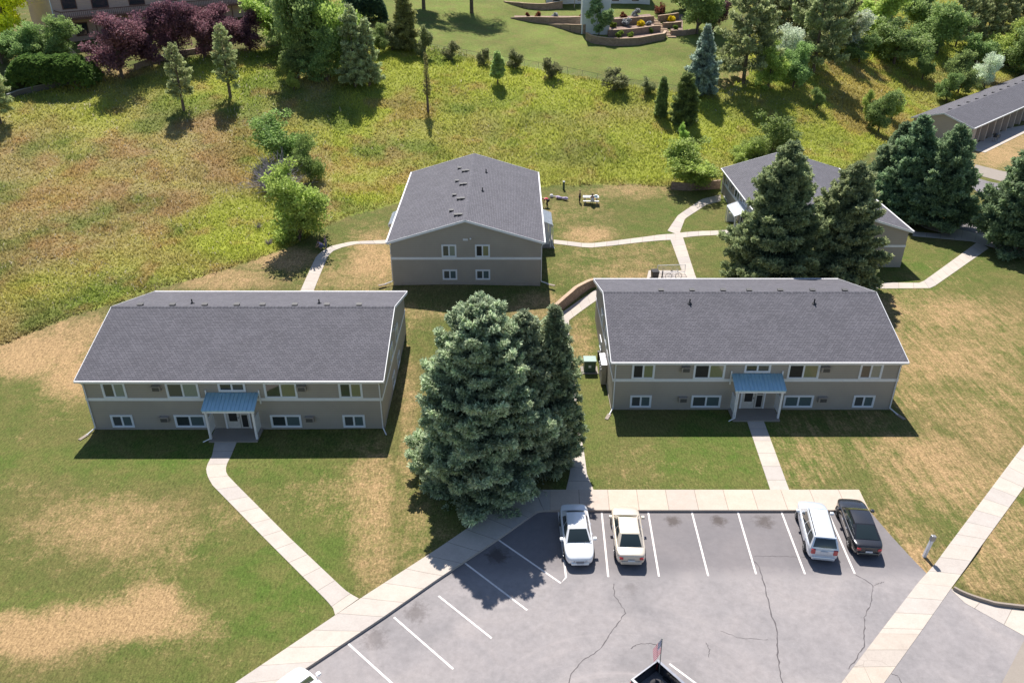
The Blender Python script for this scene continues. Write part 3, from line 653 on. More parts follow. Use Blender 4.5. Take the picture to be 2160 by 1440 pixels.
    def side(T, long=True, opt=0):
        if long:
            ops = [('glass_screen', 'blind'), ('glass_screen', 'blind'), ('glass', 'glass_screen'), ('glass', 'blind_green'), ('glass', 'blind_green')] if opt == 0 else [('dark', 'blind_green'), ('dark', 'blind_green'), ('glass', 'glass_screen'), ('dark', 'blind_green'), ('glass_screen', 'blind')]
            for (x, w, z0, h), mt in zip(((-8.45, 1.7, 2.72, 1.32), (-3.55, 2.35, 2.72, 1.32), (0, 1.95, 3.28, .76), (3.45, 2.35, 2.72, 1.32), (8.45, 1.7, 2.72, 1.32)), ops): window(root, x, z0, w, h, None, 0, mt, T=T)
            lo = [('glass_screen', 'blind_dark'), ('glass', 'blind_dark'), ('glass', 'blind_dark'), ('glass_screen', 'blind_dark')] if opt == 0 else [('glass_screen', 'blind_dark'), ('glass_screen', 'blind_dark'), ('blind_dark', 'blind_dark'), ('glass_screen', 'blind_dark')]
            for (x, w), mt in zip(((-8.45, 1.62), (-3.5, 2.25), (3.5, 2.25), (8.45, 1.62)), lo): window(root, x, .2, w, 1.08, None, 0, mt, T=T)
            for (x, z0) in ((-5.35, 3.42), (5.0, 3.42), (-5.3, .78), (5.25, .78)):
                def B(m, u0, u1, o0, o1, a, b):
                    c = [T(u, o_, zz) for zz in (a, b) for u, o_ in ((u0, o0), (u1, o0), (u1, o1), (u0, o1))]
                    m.add(c, [(0, 3, 2, 1), (4, 5, 6, 7), (0, 1, 5, 4), (1, 2, 6, 5), (2, 3, 7, 6), (3, 0, 4, 7)])
                m = MB(); B(m, x - .33, x + .33, -.02, .3, z0, z0 + .42); a = m.build('air_conditioner', M['acgrey'], root)
                m = MB(); B(m, x - .22, x + .27, .3, .31, z0 + .06, z0 + .36); m.build('grille', M['acdark'], a)
            # entrance porch
            def bx(name, mat, parent, u0, u1, o0, o1, a, b, **k):
                m = MB(); c = [T(u, o_, zz) for zz in (a, b) for u, o_ in ((u0, o0), (u1, o0), (u1, o1), (u0, o1))]
                m.add(c, [(0, 3, 2, 1), (4, 5, 6, 7), (0, 1, 5, 4), (1, 2, 6, 5), (2, 3, 7, 6), (3, 0, 4, 7)]); return m.build(name, M[mat], parent, **k)
            bx('porch_slab', 'concrete', root, -1.75, 1.75, .03, 1.65, -.2, .12)
            can = MB(); N = 13; u0, u1 = -1.86, 1.86
            c = [T(u0, .02, 3.2), T(u1, .02, 3.2), T(u1, 1.52, 2.62), T(u0, 1.52, 2.62)]; c2 = [(p[0], p[1], p[2] - .06) for p in map(tuple, c)]
            can.add([tuple(p) for p in c] + c2, [(0, 1, 2, 3), (4, 7, 6, 5), (0, 4, 5, 1), (1, 5, 6, 2), (2, 6, 7, 3), (3, 7, 4, 0)])
            cn = can.build('porch_canopy', M[cmat], root)
            sm = MB()
            for i in range(N + 1):
                u = u0 + (u1 - u0) * i / N; sm.bar(T(u, .03, 3.225), T(u, 1.515, 2.645), .035, .06)
            sm.build('seam', M[cmat], cn)
            bx('fascia', 'white', cn, u0 + .03, u1 - .03, 1.38, 1.5, 2.42, 2.56)
            for s in (-1, 1):
                bx('porch_post', 'white', root, s * 1.66 - .075, s * 1.66 + .075, 1.26, 1.41, .12, 2.6)
                bx('privacy_screen', 'white', root, s * 1.66 - .03, s * 1.66 + .03, .25, 1.22, .45, 1.75)
                bx('bracket', 'white', root, s * 1.9 - .05, s * 1.9 + .05, .03, .12, 2.3, 3.45)
            dr = bx('door', 'door', root, -.78, .14, .0, .04, .14, 2.2)
            bx('door_glass', 'dark', dr, -.62, -.02, .04, .048, .75, 2.05); bx('handle', 'chrome', dr, .04, .09, .04, .09, 1.0, 1.15)
            fr = bx('sidelight', 'door', root, .2, .82, .0, .035, .14, 2.2)
            bx('pane', 'dark', fr, .3, .72, .035, .042, .25, 1.3); bx('pane', 'dark', fr, .3, .72, .035, .042, 1.42, 2.05)
            for a, b in ((-.93, -.8), (.84, .94)):
                dfm = MB(); cc = [T(u, o_, zz) for zz in (.13, 2.35) for u, o_ in ((a, 0), (b, 0), (b, .07), (a, .07))]; dfm.add(cc, [(0, 3, 2, 1), (4, 5, 6, 7), (0, 1, 5, 4), (1, 2, 6, 5), (2, 3, 7, 6), (3, 0, 4, 7)])
                dfm.build('door_post', M['white'], root)
            m = MB(); m.tube(T(-1.6, 1.55, 2.6), T(-1.62, 1.58, .3), .04); m.tube(T(-1.62, 1.58, .3), T(-2.1, 1.75, .12), .04); m.build('downspout', M['white'], root)
        else:
            for x, mt in ((-1.6, ('glass_screen', 'blind')), (1.55, ('dark', 'blind_green'))): window(root, x, 2.74, 1.4, 1.28, None, 0, mt, T=T)
            for x in (-1.6, 1.55): window(root, x, .42, 1.4, 1.05, None, 0, ('glass_screen', 'blind_dark'), T=T)
            m = MB(); m.tube(T(.45, 0, 4.62), T(.45, .22, 4.7), .03); m.lathe([(.02, .1), (.09, 0), (.07, -.06), (0, -.08)], 10, tuple(T(.45, .25, 4.7))); m.build('wall_light', M['white'], root)
            c = [T(u, o_, zz) for zz in (4.42, 4.62) for u, o_ in ((-.25, -.01), (.2, -.01), (.2, .03), (-.25, .03))]
            MB().add(c, [(0, 3, 2, 1), (4, 5, 6, 7), (0, 1, 5, 4), (1, 2, 6, 5), (2, 3, 7, 6), (3, 0, 4, 7)]).build('number_plaque', M['post_white'], root)
    if front: side(lambda u, o, z: (u, -hw - o, z), True, fopt)
    if back: side(lambda u, o, z: (-u, hw + o, z), True, fopt)
    if right: side(lambda u, o, z: (hl + o, u, z), False)
    if left: side(lambda u, o, z: (-hl - o, -u, z), False)
    return root
vy = .55
b1 = apartment(-19.98, 56.42, 0, 0, 'tan apartment block at left front with charcoal gable roof and blue porch canopy', right=True, vents=[(x, .5) for x in (-8.9, -6.4, -3.9, -1.4, .6, 3.1, 5.6, 8.1)], pipes=[(-5.2, 1.3), (4.8, 1.3)])
b2 = apartment(18.2, 59.05, 0, 0, 'tan apartment block at right front, above the parking stalls, with blue porch canopy', left=True, fopt=1, vents=[(x, .5) for x in (-6.2, -3.7, -1.2, .9, 3.4, 6, 8.6)], pipes=[(-4.2, -1.3), (5.6, -1.3)])
zz3 = 1.6
b3 = apartment(-4.33, 71.1 + .27 + 10.65, zz3, R(-90), 'tan apartment block in the middle turned gable end to the viewer', front=True, back=True, right=True, cmat='metal_pale',
   vents=[], pipes=[(-5, 2.0 - .5), (1.5, 1.3)])
b4 = apartment(33.75, 78.6 + .27 + 10.65, -.2, R(-90), 'tan apartment block at upper right half hidden behind two spruces', front=True, right=True, cmat='metal_pale')
# zigzag vents on b3's roof (left slope = local -y side after the turn)
for o in [c for c in b3.children if c.name.startswith('roof')]:
    for i in range(12):
        x = 8.3 - i * 1.42; y = -(.75, .35, 1.25)[i % 3] * 1.0
        y = (-.55, -.95, -1.5)[i % 3]; zz = 4.35 + 2.2 - abs(y) * 2.2 / 7.35
        x = 9.2 - (i // 3) * 4.6 - (0, 0.25, 1.9)[i % 3] 
        m = MB(); m.box(x - .17, x + .17, y - .17, y + .17, zz - .05, zz + .13); m.box(x - .22, x + .22, y - .22, y + .22, zz + .13, zz + .16); m.build('roof_vent', M['vent'], o)

# long garage-like terrace at far right
def terrace():
    c0 = Vector((70.0, 124.0, 0)); a = R(43); root = empty('terrace_building', c0, a, 'long low tan terrace with grey roof and recessed doors at the right edge', 'building')
    Lb, Wb, eh, rise = 62, 9.4, 3.2, 1.5
    m = MB(); m.add([(0.3, 1.4, -1), (0.3, Wb - .3, -1), (.3, Wb - .3, eh), (.3, Wb / 2, eh + rise - .12), (.3, 1.4, eh + .35), (Lb, 1.4, -1), (Lb, Wb - .3, -1), (Lb, Wb - .3, eh), (Lb, Wb / 2, eh + rise - .12), (Lb, 1.4, eh + .35)],
      [(0, 4, 3, 2, 1), (5, 6, 7, 8, 9), (0, 5, 9, 4), (1, 2, 7, 6)]); m.build('wall', M['siding_garage'], root)
    m = MB()
    for s, yy in ((0, -.1), (1, Wb + .1)):
        A = [(0, yy, eh + .02), (Lb + .5, yy, eh + .02), (Lb + .5, Wb / 2, eh + rise), (0, Wb / 2, eh + rise)]
        if s: A = [A[1], A[0], A[3], A[2]]
        v = A + [(p[0], p[1], p[2] - .13) for p in A]; S = 5.1
        m.add(v, [(0, 1, 2, 3), (4, 7, 6, 5), (0, 4, 5, 1), (1, 5, 6, 2), (3, 7, 4, 0)], [[(0, 9 * s), (Lb, 9 * s), (Lb, 9 * s + S), (0, 9 * s + S)]] + [[(0, 0)] * 4] * 4)
    rf = m.build('roof', M['shingle'], root)
    for i in range(16):
        x = 4 + i * 3.6; zz = eh + rise - .25; m = MB(); m.box(x - .2, x + .2, Wb / 2 + .45, Wb / 2 + .85, zz, zz + .2); m.build('roof_vent', M['vent'], rf)
    m = MB(); m.box(-.02, Lb + .5, -.24, -.1, eh - .14, eh + .03); m.build('gutter', M['gutter'], root)
    m = MB()
    for s in (0, 1):
        yy = -.1 if s == 0 else Wb + .1
        m.add([(-.04, yy, eh - .2), (-.04, yy, eh + .04), (-.04, Wb / 2, eh + rise + .03), (-.04, Wb / 2, eh + rise - .2), (.0, yy, eh - .2), (.0, yy, eh + .04), (.0, Wb / 2, eh + rise + .03), (.0, Wb / 2, eh + rise - .2)], [(0, 1, 2, 3), (4, 7, 6, 5), (1, 5, 6, 2), (0, 3, 7, 4)])
    m.build('rake_board', M['white'], rf)
    for i in range(15):                      # projecting dividing walls and doors
        x = .3 + i * 3.1; m = MB(); m.box(x, x + (.3 if i else 1.5), .02, 1.4, 0, eh - .05); m.build('fin_wall', M['siding_garage'], root)
        if i == 0: continue
        m = MB(); m.box(x + .7, x + 1.65, 1.34, 1.4, .1, 2.15); d = m.build('door', M['white' if i % 2 else 'brownwood'], root); m = MB(); m.box(x + 1.5, x + 1.57, 1.29, 1.34, 1.0, 1.12); m.build('handle', M['chrome'], d)
        if i % 2: m = MB(); m.box(x + 1.9, x + 2.8, 1.33, 1.4, .9, 2.1); w = m.build('window', M['pvc'], root); m = MB(); m.box(x + 2.0, x + 2.7, 1.32, 1.33, 1.0, 2.0); m.build('pane', M['glass'], w)
    return c0, a
c0, aT = terrace()
def TT(x, y): return (c0.x + x * math.cos(aT) - y * math.sin(aT), c0.y + x * math.sin(aT) + y * math.cos(aT))
m = MB(); v = []
m.add([(*TT(-.2, -2.6), .06), (*TT(60, -2.6), .06), (*TT(60, .4), .06), (*TT(-.2, .4), .06), (*TT(-.2, -2.6), -.1), (*TT(60, -2.6), -.1)], [(0, 1, 2, 3), (0, 4, 5, 1)], [[(0, 0), (60, 0), (60, 3), (0, 3)]] * 2); tag(m.build('terrace_walk', M['concrete']), kind='structure')

# ------------------------------------------------------------------ foliage generators
def tuft_mesh(P, D, size, width, k, col, spread=.7, seed=0):
    """P points, D outward dirs; k narrow quads each"""
    r = np.random.default_rng(seed); n = len(P); P = np.repeat(P, k, 0); D = np.repeat(D, k, 0); S = np.repeat(size, k); Cc = np.repeat(col, k, 0)
    d = D + r.normal(0, spread, D.shape); d /= np.linalg.norm(d, axis=1)[:, None] + 1e-9
    a = np.cross(d, r.normal(0, 1, D.shape)); a /= np.linalg.norm(a, axis=1)[:, None] + 1e-9
    S = S * r.uniform(.7, 1.2, len(S)); w = S * width
    V = np.empty((len(P), 4, 3)); V[:, 0] = P - a * (w * .35)[:, None]; V[:, 1] = P + a * (w * .35)[:, None]
    V[:, 2] = P + d * S[:, None] + a * (w * .65)[:, None]; V[:, 3] = P + d * S[:, None] - a * (w * .65)[:, None]
    Cc = np.clip(Cc * r.uniform(.75, 1.25, len(Cc))[:, None], 0, 1)
    return V.reshape(-1, 3), np.repeat(Cc, 4, 0)
def build_crown(V, C, mat, parent, name='crown'):
    return mesh_np(name, V, np.arange(len(V)).reshape(-1, 4), mat, parent, col=C)

def spruce(h, Rr, seed, tint=(.10, .14, .115), tips=(.21, .27, .21), nb=330, base=.05, tsize=.30, dens=1.0, power=.8, cols=None, loose=0, tipc=0):
    r = np.random.default_rng(seed); P = []; D = []; C = []; S = []; BR = []
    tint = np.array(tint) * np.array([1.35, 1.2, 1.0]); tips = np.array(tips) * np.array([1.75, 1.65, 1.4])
    for i in range(nb):
        t = ((i + .5) / nb) ** 1.15
        z = h * (base + (1 - base) * t); L = Rr * ((1 - t) ** power * (1 - .25 * np.exp(-t * 14)) + .035) * r.uniform(.62, 1.16) * (1.12 if r.random() < .06 else 1) * (1 + .13 * math.sin(3 * i * 2.39996 + t * 9 + seed))
        if loose and r.random() < loose: continue
        az = i * 2.39996 + r.normal(0, .25); el = R(-12 + 42 * t + r.normal(0, 6))
        o = np.array([0, 0, z]); hd = np.array([math.cos(az), math.sin(az), 0]); lat = np.array([-hd[1], hd[0], 0])
        m = int(max(5, 26 * L * dens))
        s = r.uniform(.18, 1, m) ** .6
        if tipc: s = np.clip(r.choice([.55, .72, .86, 1.0], m) * (1 if tipc < 2 else 1) + r.normal(0, .06, m), .2, 1.05)
        wv = .34 * L * (1 - s ** 2) + .1
        q = r.uniform(-1, 1, m) * wv
        sag = -.10 * L * s + .16 * L * s ** 3
        bp = o + hd * (L * s * math.cos(el))[:, None] + np.outer(L * s * math.sin(el) + sag - np.abs(q) * .18 + r.normal(0, .05, m), [0, 0, 1]) + lat * q[:, None]
        dd = hd * .7 + lat * np.sign(q)[:, None] * .6 + np.array([0, 0, .28])
        P.append(bp); D.append(dd)
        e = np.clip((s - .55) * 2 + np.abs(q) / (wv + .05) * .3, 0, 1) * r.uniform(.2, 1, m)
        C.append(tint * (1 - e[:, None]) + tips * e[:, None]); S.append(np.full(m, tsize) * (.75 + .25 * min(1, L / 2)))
        BR.append((o, o + hd * L * .8 * math.cos(el) + np.array([0, 0, L * .8 * math.sin(el) - .05 * L])))
    P = np.concatenate(P); D = np.concatenate(D); C = np.concatenate(C); S = np.concatenate(S)
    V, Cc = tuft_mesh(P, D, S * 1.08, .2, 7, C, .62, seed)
    return V, Cc, BR
def make_spruce(name, h, Rr, seed, label, group=None, loc=(0, 0, 0), **kw):
    root = empty(name, loc, random.uniform(0, 6), label, 'tree', group)
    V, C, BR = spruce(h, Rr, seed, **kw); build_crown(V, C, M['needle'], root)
    m = MB(); m.chain([(0, 0, -.3), (0, 0, h * .3), (0, 0, h * .7), (0, 0, h * .97)], [h * .018 + .06, h * .014 + .04, h * .006 + .02, .01], 9)
    for k in range(0, len(BR), 4): m.tube(BR[k][0], BR[k][1], .03, .01, 4, False)
    m.build('trunk', M['bark'], root); return root

def leafy(h, w, seed, ca=(.06, .10, .025), cb=(.16, .22, .05), n=5200, leaf=.3, trunk=.25, clumps=36, flat_=0, stems=1, sparse=0, topw=.5, needle=False):
    """crown as leaf clumps strung along limbs, so the outline is uneven and gaps stay open"""
    r = np.random.default_rng(seed); ca = np.array(ca) * 1.3; cb = np.array(cb) * 1.3
    z0 = h * trunk; cz = z0 + (h - z0) * .45; cen = []; limbs = []; nl = max(6, clumps // 5)
    for i in range(nl):
        a = i * 2.4 + r.normal(0, .35); u = -0.75 + 1.75 * ((i * .618 + .3) % 1) ** .8; u = min(u, 1)
        sh = math.sqrt(max(0.03, 1 - abs(u) ** 2.2)) * r.uniform(.7, 1.12); top = (h - cz) if u > 0 else (cz - z0)
        e = np.array([math.cos(a) * sh * w / 2, math.sin(a) * sh * w / 2, cz + u * top * r.uniform(.85, 1)])
        s0 = np.array([0, 0, min(e[2] * .8, z0 * .7 + (h - z0) * .5 * max(0, u) * .9)]); limbs.append((s0, e * np.array([.85, .85, .97])))
        for k in range(6):
            t = (.35 + .65 * k / 5); p = s0 * (1 - t) + e * t; p = p + np.array([0, 0, .06 * h * math.sin(t * 3.1)]) + r.normal(0, .085 * w, 3) * (1.5 - t * .5)
            cen.append((*p, r.uniform(.06, .15) * w * (1.25 - .3 * t)))
    cen = np.array(cen); cn = len(cen); wt = cen[:, 3] ** 2; idx = r.choice(cn, n, p=wt / wt.sum())
    d = r.normal(0, 1, (n, 3)); d /= np.linalg.norm(d, axis=1)[:, None]; rad = r.uniform(.1, 1, n) ** .5 * r.uniform(.75, 1.45, n)
    P = cen[idx, :3] + d * (rad * cen[idx, 3])[:, None] * np.array([1, 1, .8]); P[:, 2] = np.maximum(P[:, 2], .12 + z0 * .3)
    cl = r.uniform(0, 1, cn)[idx] * .5 + r.uniform(0, 1, n) * .5
    C = ca * (1 - cl[:, None]) + cb * cl[:, None]
    D = d * .7 + np.array([0, 0, .35]) + r.normal(0, .3, (n, 3))
    V, Cc = tuft_mesh(P, D, np.full(n, leaf), .16 if needle else .6, 3 if needle else 1, C, .8, seed)
    return V, Cc, limbs
def make_leafy(name, h, w, seed, label, group=None, loc=(0, 0, 0), cat='tree', lean=0, trunk_r=None, mat='leaf', **kw):
    root = empty(name, loc, random.uniform(0, 6), label, cat, group)
    V, C, limbs = leafy(h, w, seed, **kw); build_crown(V, C, M[mat], root, 'crown' if cat == 'tree' else 'foliage')
    tr = trunk_r or h * .02 + .03; ht = h * max(.25, kw.get('trunk', .25)); m = MB()
    m.chain([(0, 0, -.3), (lean * .4, 0, ht * .6), (lean, .05, ht), (lean * .5, 0, h * .75)], [tr * 1.2, tr, tr * .8, tr * .25], 8)
    for a_, b_ in limbs: m.tube(tuple(a_), tuple(b_), tr * .4, tr * .1, 5, False)
    m.build('trunk' if cat == 'tree' else 'stem', M['bark'], root); return root

PROTO = {}
def place(kind, maker, px, py, ty, w_px, label, group=None, name=None, X=None, dy=0, zsq=1):
    """put a tree with its foot at photo pixel px,py, its top at height ty and crown w_px wide; copies share meshes"""
    g = G(px, py); zc = g.y * ct + (CH - g.z) * st
    d = ray(px, ty); ztop = CH + d.z / d.y * g.y; h = max(.5, ztop - g.z); w = w_px / FOC * zc
    V = PROTO.get(kind)
    if V is None or len(V) < maker[0]:
        s = maker[1](len(V or [])); PROTO.setdefault(kind, []).append((s, maker[2], maker[3])); src = PROTO[kind][-1]
    else: src = V[random.randrange(len(V))]
    first = not src[0].get('used', False) if False else (src[0].name not in USED)
    o = src[0] if first else copy_tree(src[0]); USED.add(src[0].name)
    o.location = (g.x, g.y, gz(g.x, g.y) - .05); o.rotation_euler.z = random.uniform(0, 6.28)
    o.scale = (w / src[2], w / src[2], h / src[1]); o['label'] = label
    if name: o.name = name
    if group: o['group'] = group
    elif 'group' in o: del o['group']
    return o
USED = set()

# near blue spruces by the lot
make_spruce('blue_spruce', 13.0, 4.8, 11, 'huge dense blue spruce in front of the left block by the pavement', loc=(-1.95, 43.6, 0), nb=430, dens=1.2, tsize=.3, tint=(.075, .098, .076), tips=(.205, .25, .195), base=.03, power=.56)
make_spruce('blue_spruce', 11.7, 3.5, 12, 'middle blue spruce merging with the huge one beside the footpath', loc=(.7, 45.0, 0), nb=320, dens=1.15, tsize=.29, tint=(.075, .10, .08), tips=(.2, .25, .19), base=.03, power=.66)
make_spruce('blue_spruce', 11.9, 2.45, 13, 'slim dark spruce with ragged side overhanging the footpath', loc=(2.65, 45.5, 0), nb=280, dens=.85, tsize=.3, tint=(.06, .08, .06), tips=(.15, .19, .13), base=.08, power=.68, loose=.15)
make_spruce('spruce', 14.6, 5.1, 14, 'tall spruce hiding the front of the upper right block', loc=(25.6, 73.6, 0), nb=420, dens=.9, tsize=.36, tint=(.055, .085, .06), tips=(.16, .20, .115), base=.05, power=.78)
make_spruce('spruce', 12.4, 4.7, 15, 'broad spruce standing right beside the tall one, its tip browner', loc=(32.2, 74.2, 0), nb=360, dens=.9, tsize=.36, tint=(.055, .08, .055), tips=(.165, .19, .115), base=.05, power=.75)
def sp_at(px, py, ty, w, seed, label, name='spruce', **kw):
    g = G(px, py); zc = g.y * ct + (CH - g.z) * st; d = ray(px, ty); h = CH + d.z / d.y * g.y - g.z
    return make_spruce(name, h, w / 2 / FOC * zc, seed, label, loc=(g.x, g.y, g.z), **kw)
dk = dict(tint=(.045, .075, .055), tips=(.12, .165, .10), tsize=.42, nb=300, dens=.62)
sp_at(1872, 440, 262, 130, 16, 'dark spruce at the street, left one of three behind the hidden block', **dk)
sp_at(1902, 458, 247, 150, 17, 'tallest dark spruce, middle one of three beside the street', **dk)
sp_at(1972, 478, 266, 152, 18, 'dark spruce at the street, right one of three, over parked asphalt', base=.12, **dk)
sp_at(2150, 528, 322, 192, 19, 'dark spruce with bare lower trunk at the right edge', base=.16, power=.45, **dk)
sp_at(1478, 197, 55, 72, 20, 'small blue-grey spruce at the corner of the upper lawn', 'blue_spruce', tint=(.09, .125, .12), tips=(.2, .26, .26), tsize=.42, nb=220, dens=.7)
sp_at(855, 104, -25, 62, 21, 'slender olive conifer above the wire fence, left of the big tree shadow', tint=(.08, .1, .05), tips=(.19, .21, .1), tsize=.45, nb=170, dens=.55, base=.06)
lo = dict(tint=(.10, .12, .07), tips=(.19, .22, .13), tsize=.3, nb=110, dens=.6, base=.25, power=.5, loose=.3)
sp_at(388, 232, 92, 56, 22, 'young conifer with bare trunk in the meadow, nearer one of two', 'young_conifer', **lo)
sp_at(486, 204, 52, 58, 23, 'young conifer with bare trunk in the meadow, taller and farther right', 'young_conifer', **lo)
sp_at(2, 262, 112, 72, 24, 'grey-green conifer cut by the left edge of the view', 'young_conifer', **lo)
sp_at(903, 236, 112, 16, 25, 'spindly nearly bare sapling in the middle of the meadow', 'sapling', tint=(.1, .1, .05), tips=(.16, .18, .08), tsize=.25, nb=50, dens=.8, base=.3)
sp_at(1050, 180, 112, 27, 26, 'narrow young tree on a thin trunk by the meadow fence', 'sapling', tint=(.09, .13, .06), tips=(.18, .22, .1), tsize=.3, nb=120, dens=1.4, base=.3, power=.4)
sp_at(750, 184, 12, 66, 27, 'grey-green pine in front of the dense thicket', 'pine_tree', tint=(.10, .13, .08), tips=(.2, .245, .16), tsize=.42, nb=120, dens=.55, base=.1, power=.5, loose=.2)
sp_at(780, 182, 42, 54, 28, 'shorter grey-green pine at the right end of the thicket', 'pine_tree', tint=(.10, .13, .08), tips=(.2, .245, .16), tsize=.42, nb=100, dens=.55, base=.1, power=.5, loose=.2)
sp_at(1441, 258, 158, 54, 29, 'dark upright juniper at the foot of the upper lawn', 'juniper', tint=(.05, .075, .035), tips=(.11, .15, .06), tsize=.34, nb=180, dens=1.0, base=.03, power=.4)
sp_at(1394, 246, 165, 24, 30, 'thin columnar juniper left of the dark upright one', 'juniper', tint=(.06, .09, .04), tips=(.12, .16, .07), tsize=.3, nb=140, dens=1.8, base=.03, power=.35)

# deciduous prototypes per kind: (variants, factory, proto height, proto width)
def fac(nm, **kw):
    def f(i):
        return make_leafy(nm, 8, 6, 100 + hash_(nm) + i * 13, 'x', loc=(0, 0, 0), **kw)
    return f
def pinef(i):
    return make_spruce('ponderosa_pine', 8, 3.1, 300 + i * 7, 'x', nb=85, dens=.7, base=.22, tsize=.36, power=.42, loose=.25, tipc=1, tint=(.075, .095, .055), tips=(.16, .185, .11))
def hash_(s): return sum(ord(c) for c in s) % 97
K = {
 'green': (4, fac('broadleaf_tree', ca=(.055, .085, .03), cb=(.16, .21, .075), n=15000, leaf=.24, clumps=110, trunk=.16), 8, 6.6),
 'bright': (3, fac('bright_broadleaf_tree', ca=(.09, .13, .03), cb=(.25, .31, .085), n=12000, leaf=.24, clumps=96, trunk=.12), 8, 6.6),
 'silver': (2, fac('russian_olive', ca=(.15, .175, .13), cb=(.34, .37, .29), n=11000, leaf=.2, clumps=96, trunk=.15), 8, 6.6),
 'purple': (4, fac('purple_leaf_plum', ca=(.042, .02, .027), cb=(.125, .065, .08), n=13000, leaf=.22, clumps=96, trunk=.16), 8, 6.6),
 'pine': (3, pinef, 8, 6.2),
 'shrub': (3, fac('fence_shrub', ca=(.055, .06, .03), cb=(.14, .15, .07), n=4200, leaf=.4, clumps=60, trunk=.1, cat='shrub'), 8, 6.4),
 'bush': (2, fac('leafy_bush', ca=(.08, .115, .03), cb=(.24, .30, .08), n=15000, leaf=.24, clumps=130, trunk=.02, trunk_r=.1), 8, 6.0),
 'darkbush': (2, fac('leafy_bush', ca=(.05, .08, .025), cb=(.15, .20, .06), n=8500, leaf=.24, clumps=110, trunk=.02, trunk_r=.1), 8, 6.0),
 'yellow': (1, fac('golden_maple', ca=(.22, .27, .03), cb=(.5, .5, .05), n=12000, leaf=.26, clumps=96), 8, 6.6),
}
def T_(kind, px, py, ty, w, label, group=None, name=None): return place(kind, K[kind], px, py, ty, w, label, group, name)

# meadow bushes
T_('bush', 632, 508, 348, 122, 'tall bushy light green tree at the meadow edge by the footpath bend')
T_('darkbush', 596, 338, 238, 112, 'dark leafy bush behind the dead grey shrub in the meadow')
T_('darkbush', 655, 380, 285, 55, 'small bright bush just right of the dead grey shrub')
T_('bush', 1450, 390, 300, 104, 'round green tree behind the lawn beyond the picnic table')
T_('darkbush', 1625, 345, 242, 100, 'leafy tree rising behind the roof of the upper right block')
T_('bush', 1578, 345, 295, 60, 'low light green bush left of the tree behind the hidden block')
T_('bright', 1440, 300, 262, 24, 'thin bright sapling above the round green tree')
# shrubs along the fence
FS = [(952, 127, 86, 34, 'third'), (1020, 139, 99, 28, 'fourth'), (1087, 145, 104, 38, 'fifth'), (1162, 168, 121, 40, 'sixth'), (1297, 190, 140, 54, 'seventh'), (1365, 197, 161, 32, 'eighth'), (827, 108, 48, 40, 'first'), (895, 120, 55, 38, 'second')]
for px, py, ty, w, nth in FS:
    T_('shrub', px, py, ty, w, 'dark pruned shrub on the hillside wire fence, %s from the left' % nth, 'shrubs along the wire fence')
# purple plum row
for i, (px, py, ty, w, lab) in enumerate(((258, 165, 28, 125, 'purple-leaved plum tree with forked trunk nearest the meadow'), (322, 140, 14, 95, 'purple-leaved plum tree, second in the row before the deck'), (378, 128, 2, 90, 'purple-leaved plum tree, third in the row before the deck'), (432, 122, 8, 85, 'purple-leaved plum tree behind the taller young conifer, left side'), (480, 112, 10, 85, 'purple-leaved plum tree right of the taller young conifer'), (528, 108, 22, 80, 'purple-leaved plum tree at the right end of the row'))):
    T_('purple', px, py, ty, w, lab, 'purple plum trees along the garden edge')
# thicket
for i, (px, py, ty, w, k, lab) in enumerate(((575, 98, -35, 110, 'bright', 'pale green tree at the left end of the thicket'), (618, 122, 10, 80, 'green', 'green tree second from left in the thicket'), (655, 150, -85, 120, 'green', 'tallest dark green tree of the thicket'), (712, 156, -40, 105, 'bright', 'yellow-green tree in the thicket beside the pine'), (690, 172, 60, 90, 'green', 'low dark green tree at the front of the thicket'), (630, 165, 85, 70, 'green', 'low leafy bush at the front left of the thicket'), (800, 112, 50, 48, 'green', 'small round tree between thicket and fence shrubs'))):
    T_(k, px, py, ty, w, lab, 'trees of the dense thicket')
T_('bright', 620, 190, 152, 28, 'bright sapling standing in the thicket shadow')
# left garden
T_('yellow', 20, 95, -40, 110, 'golden-leaved maple at the top left corner')
T_('green', 62, 130, 48, 78, 'blue-green garden tree below the beige house')
T_('green', 128, 128, 32, 80, 'olive green garden tree against the beige house wall')
T_('green', 5, 135, 60, 70, 'dark tree at the left edge below the golden maple')
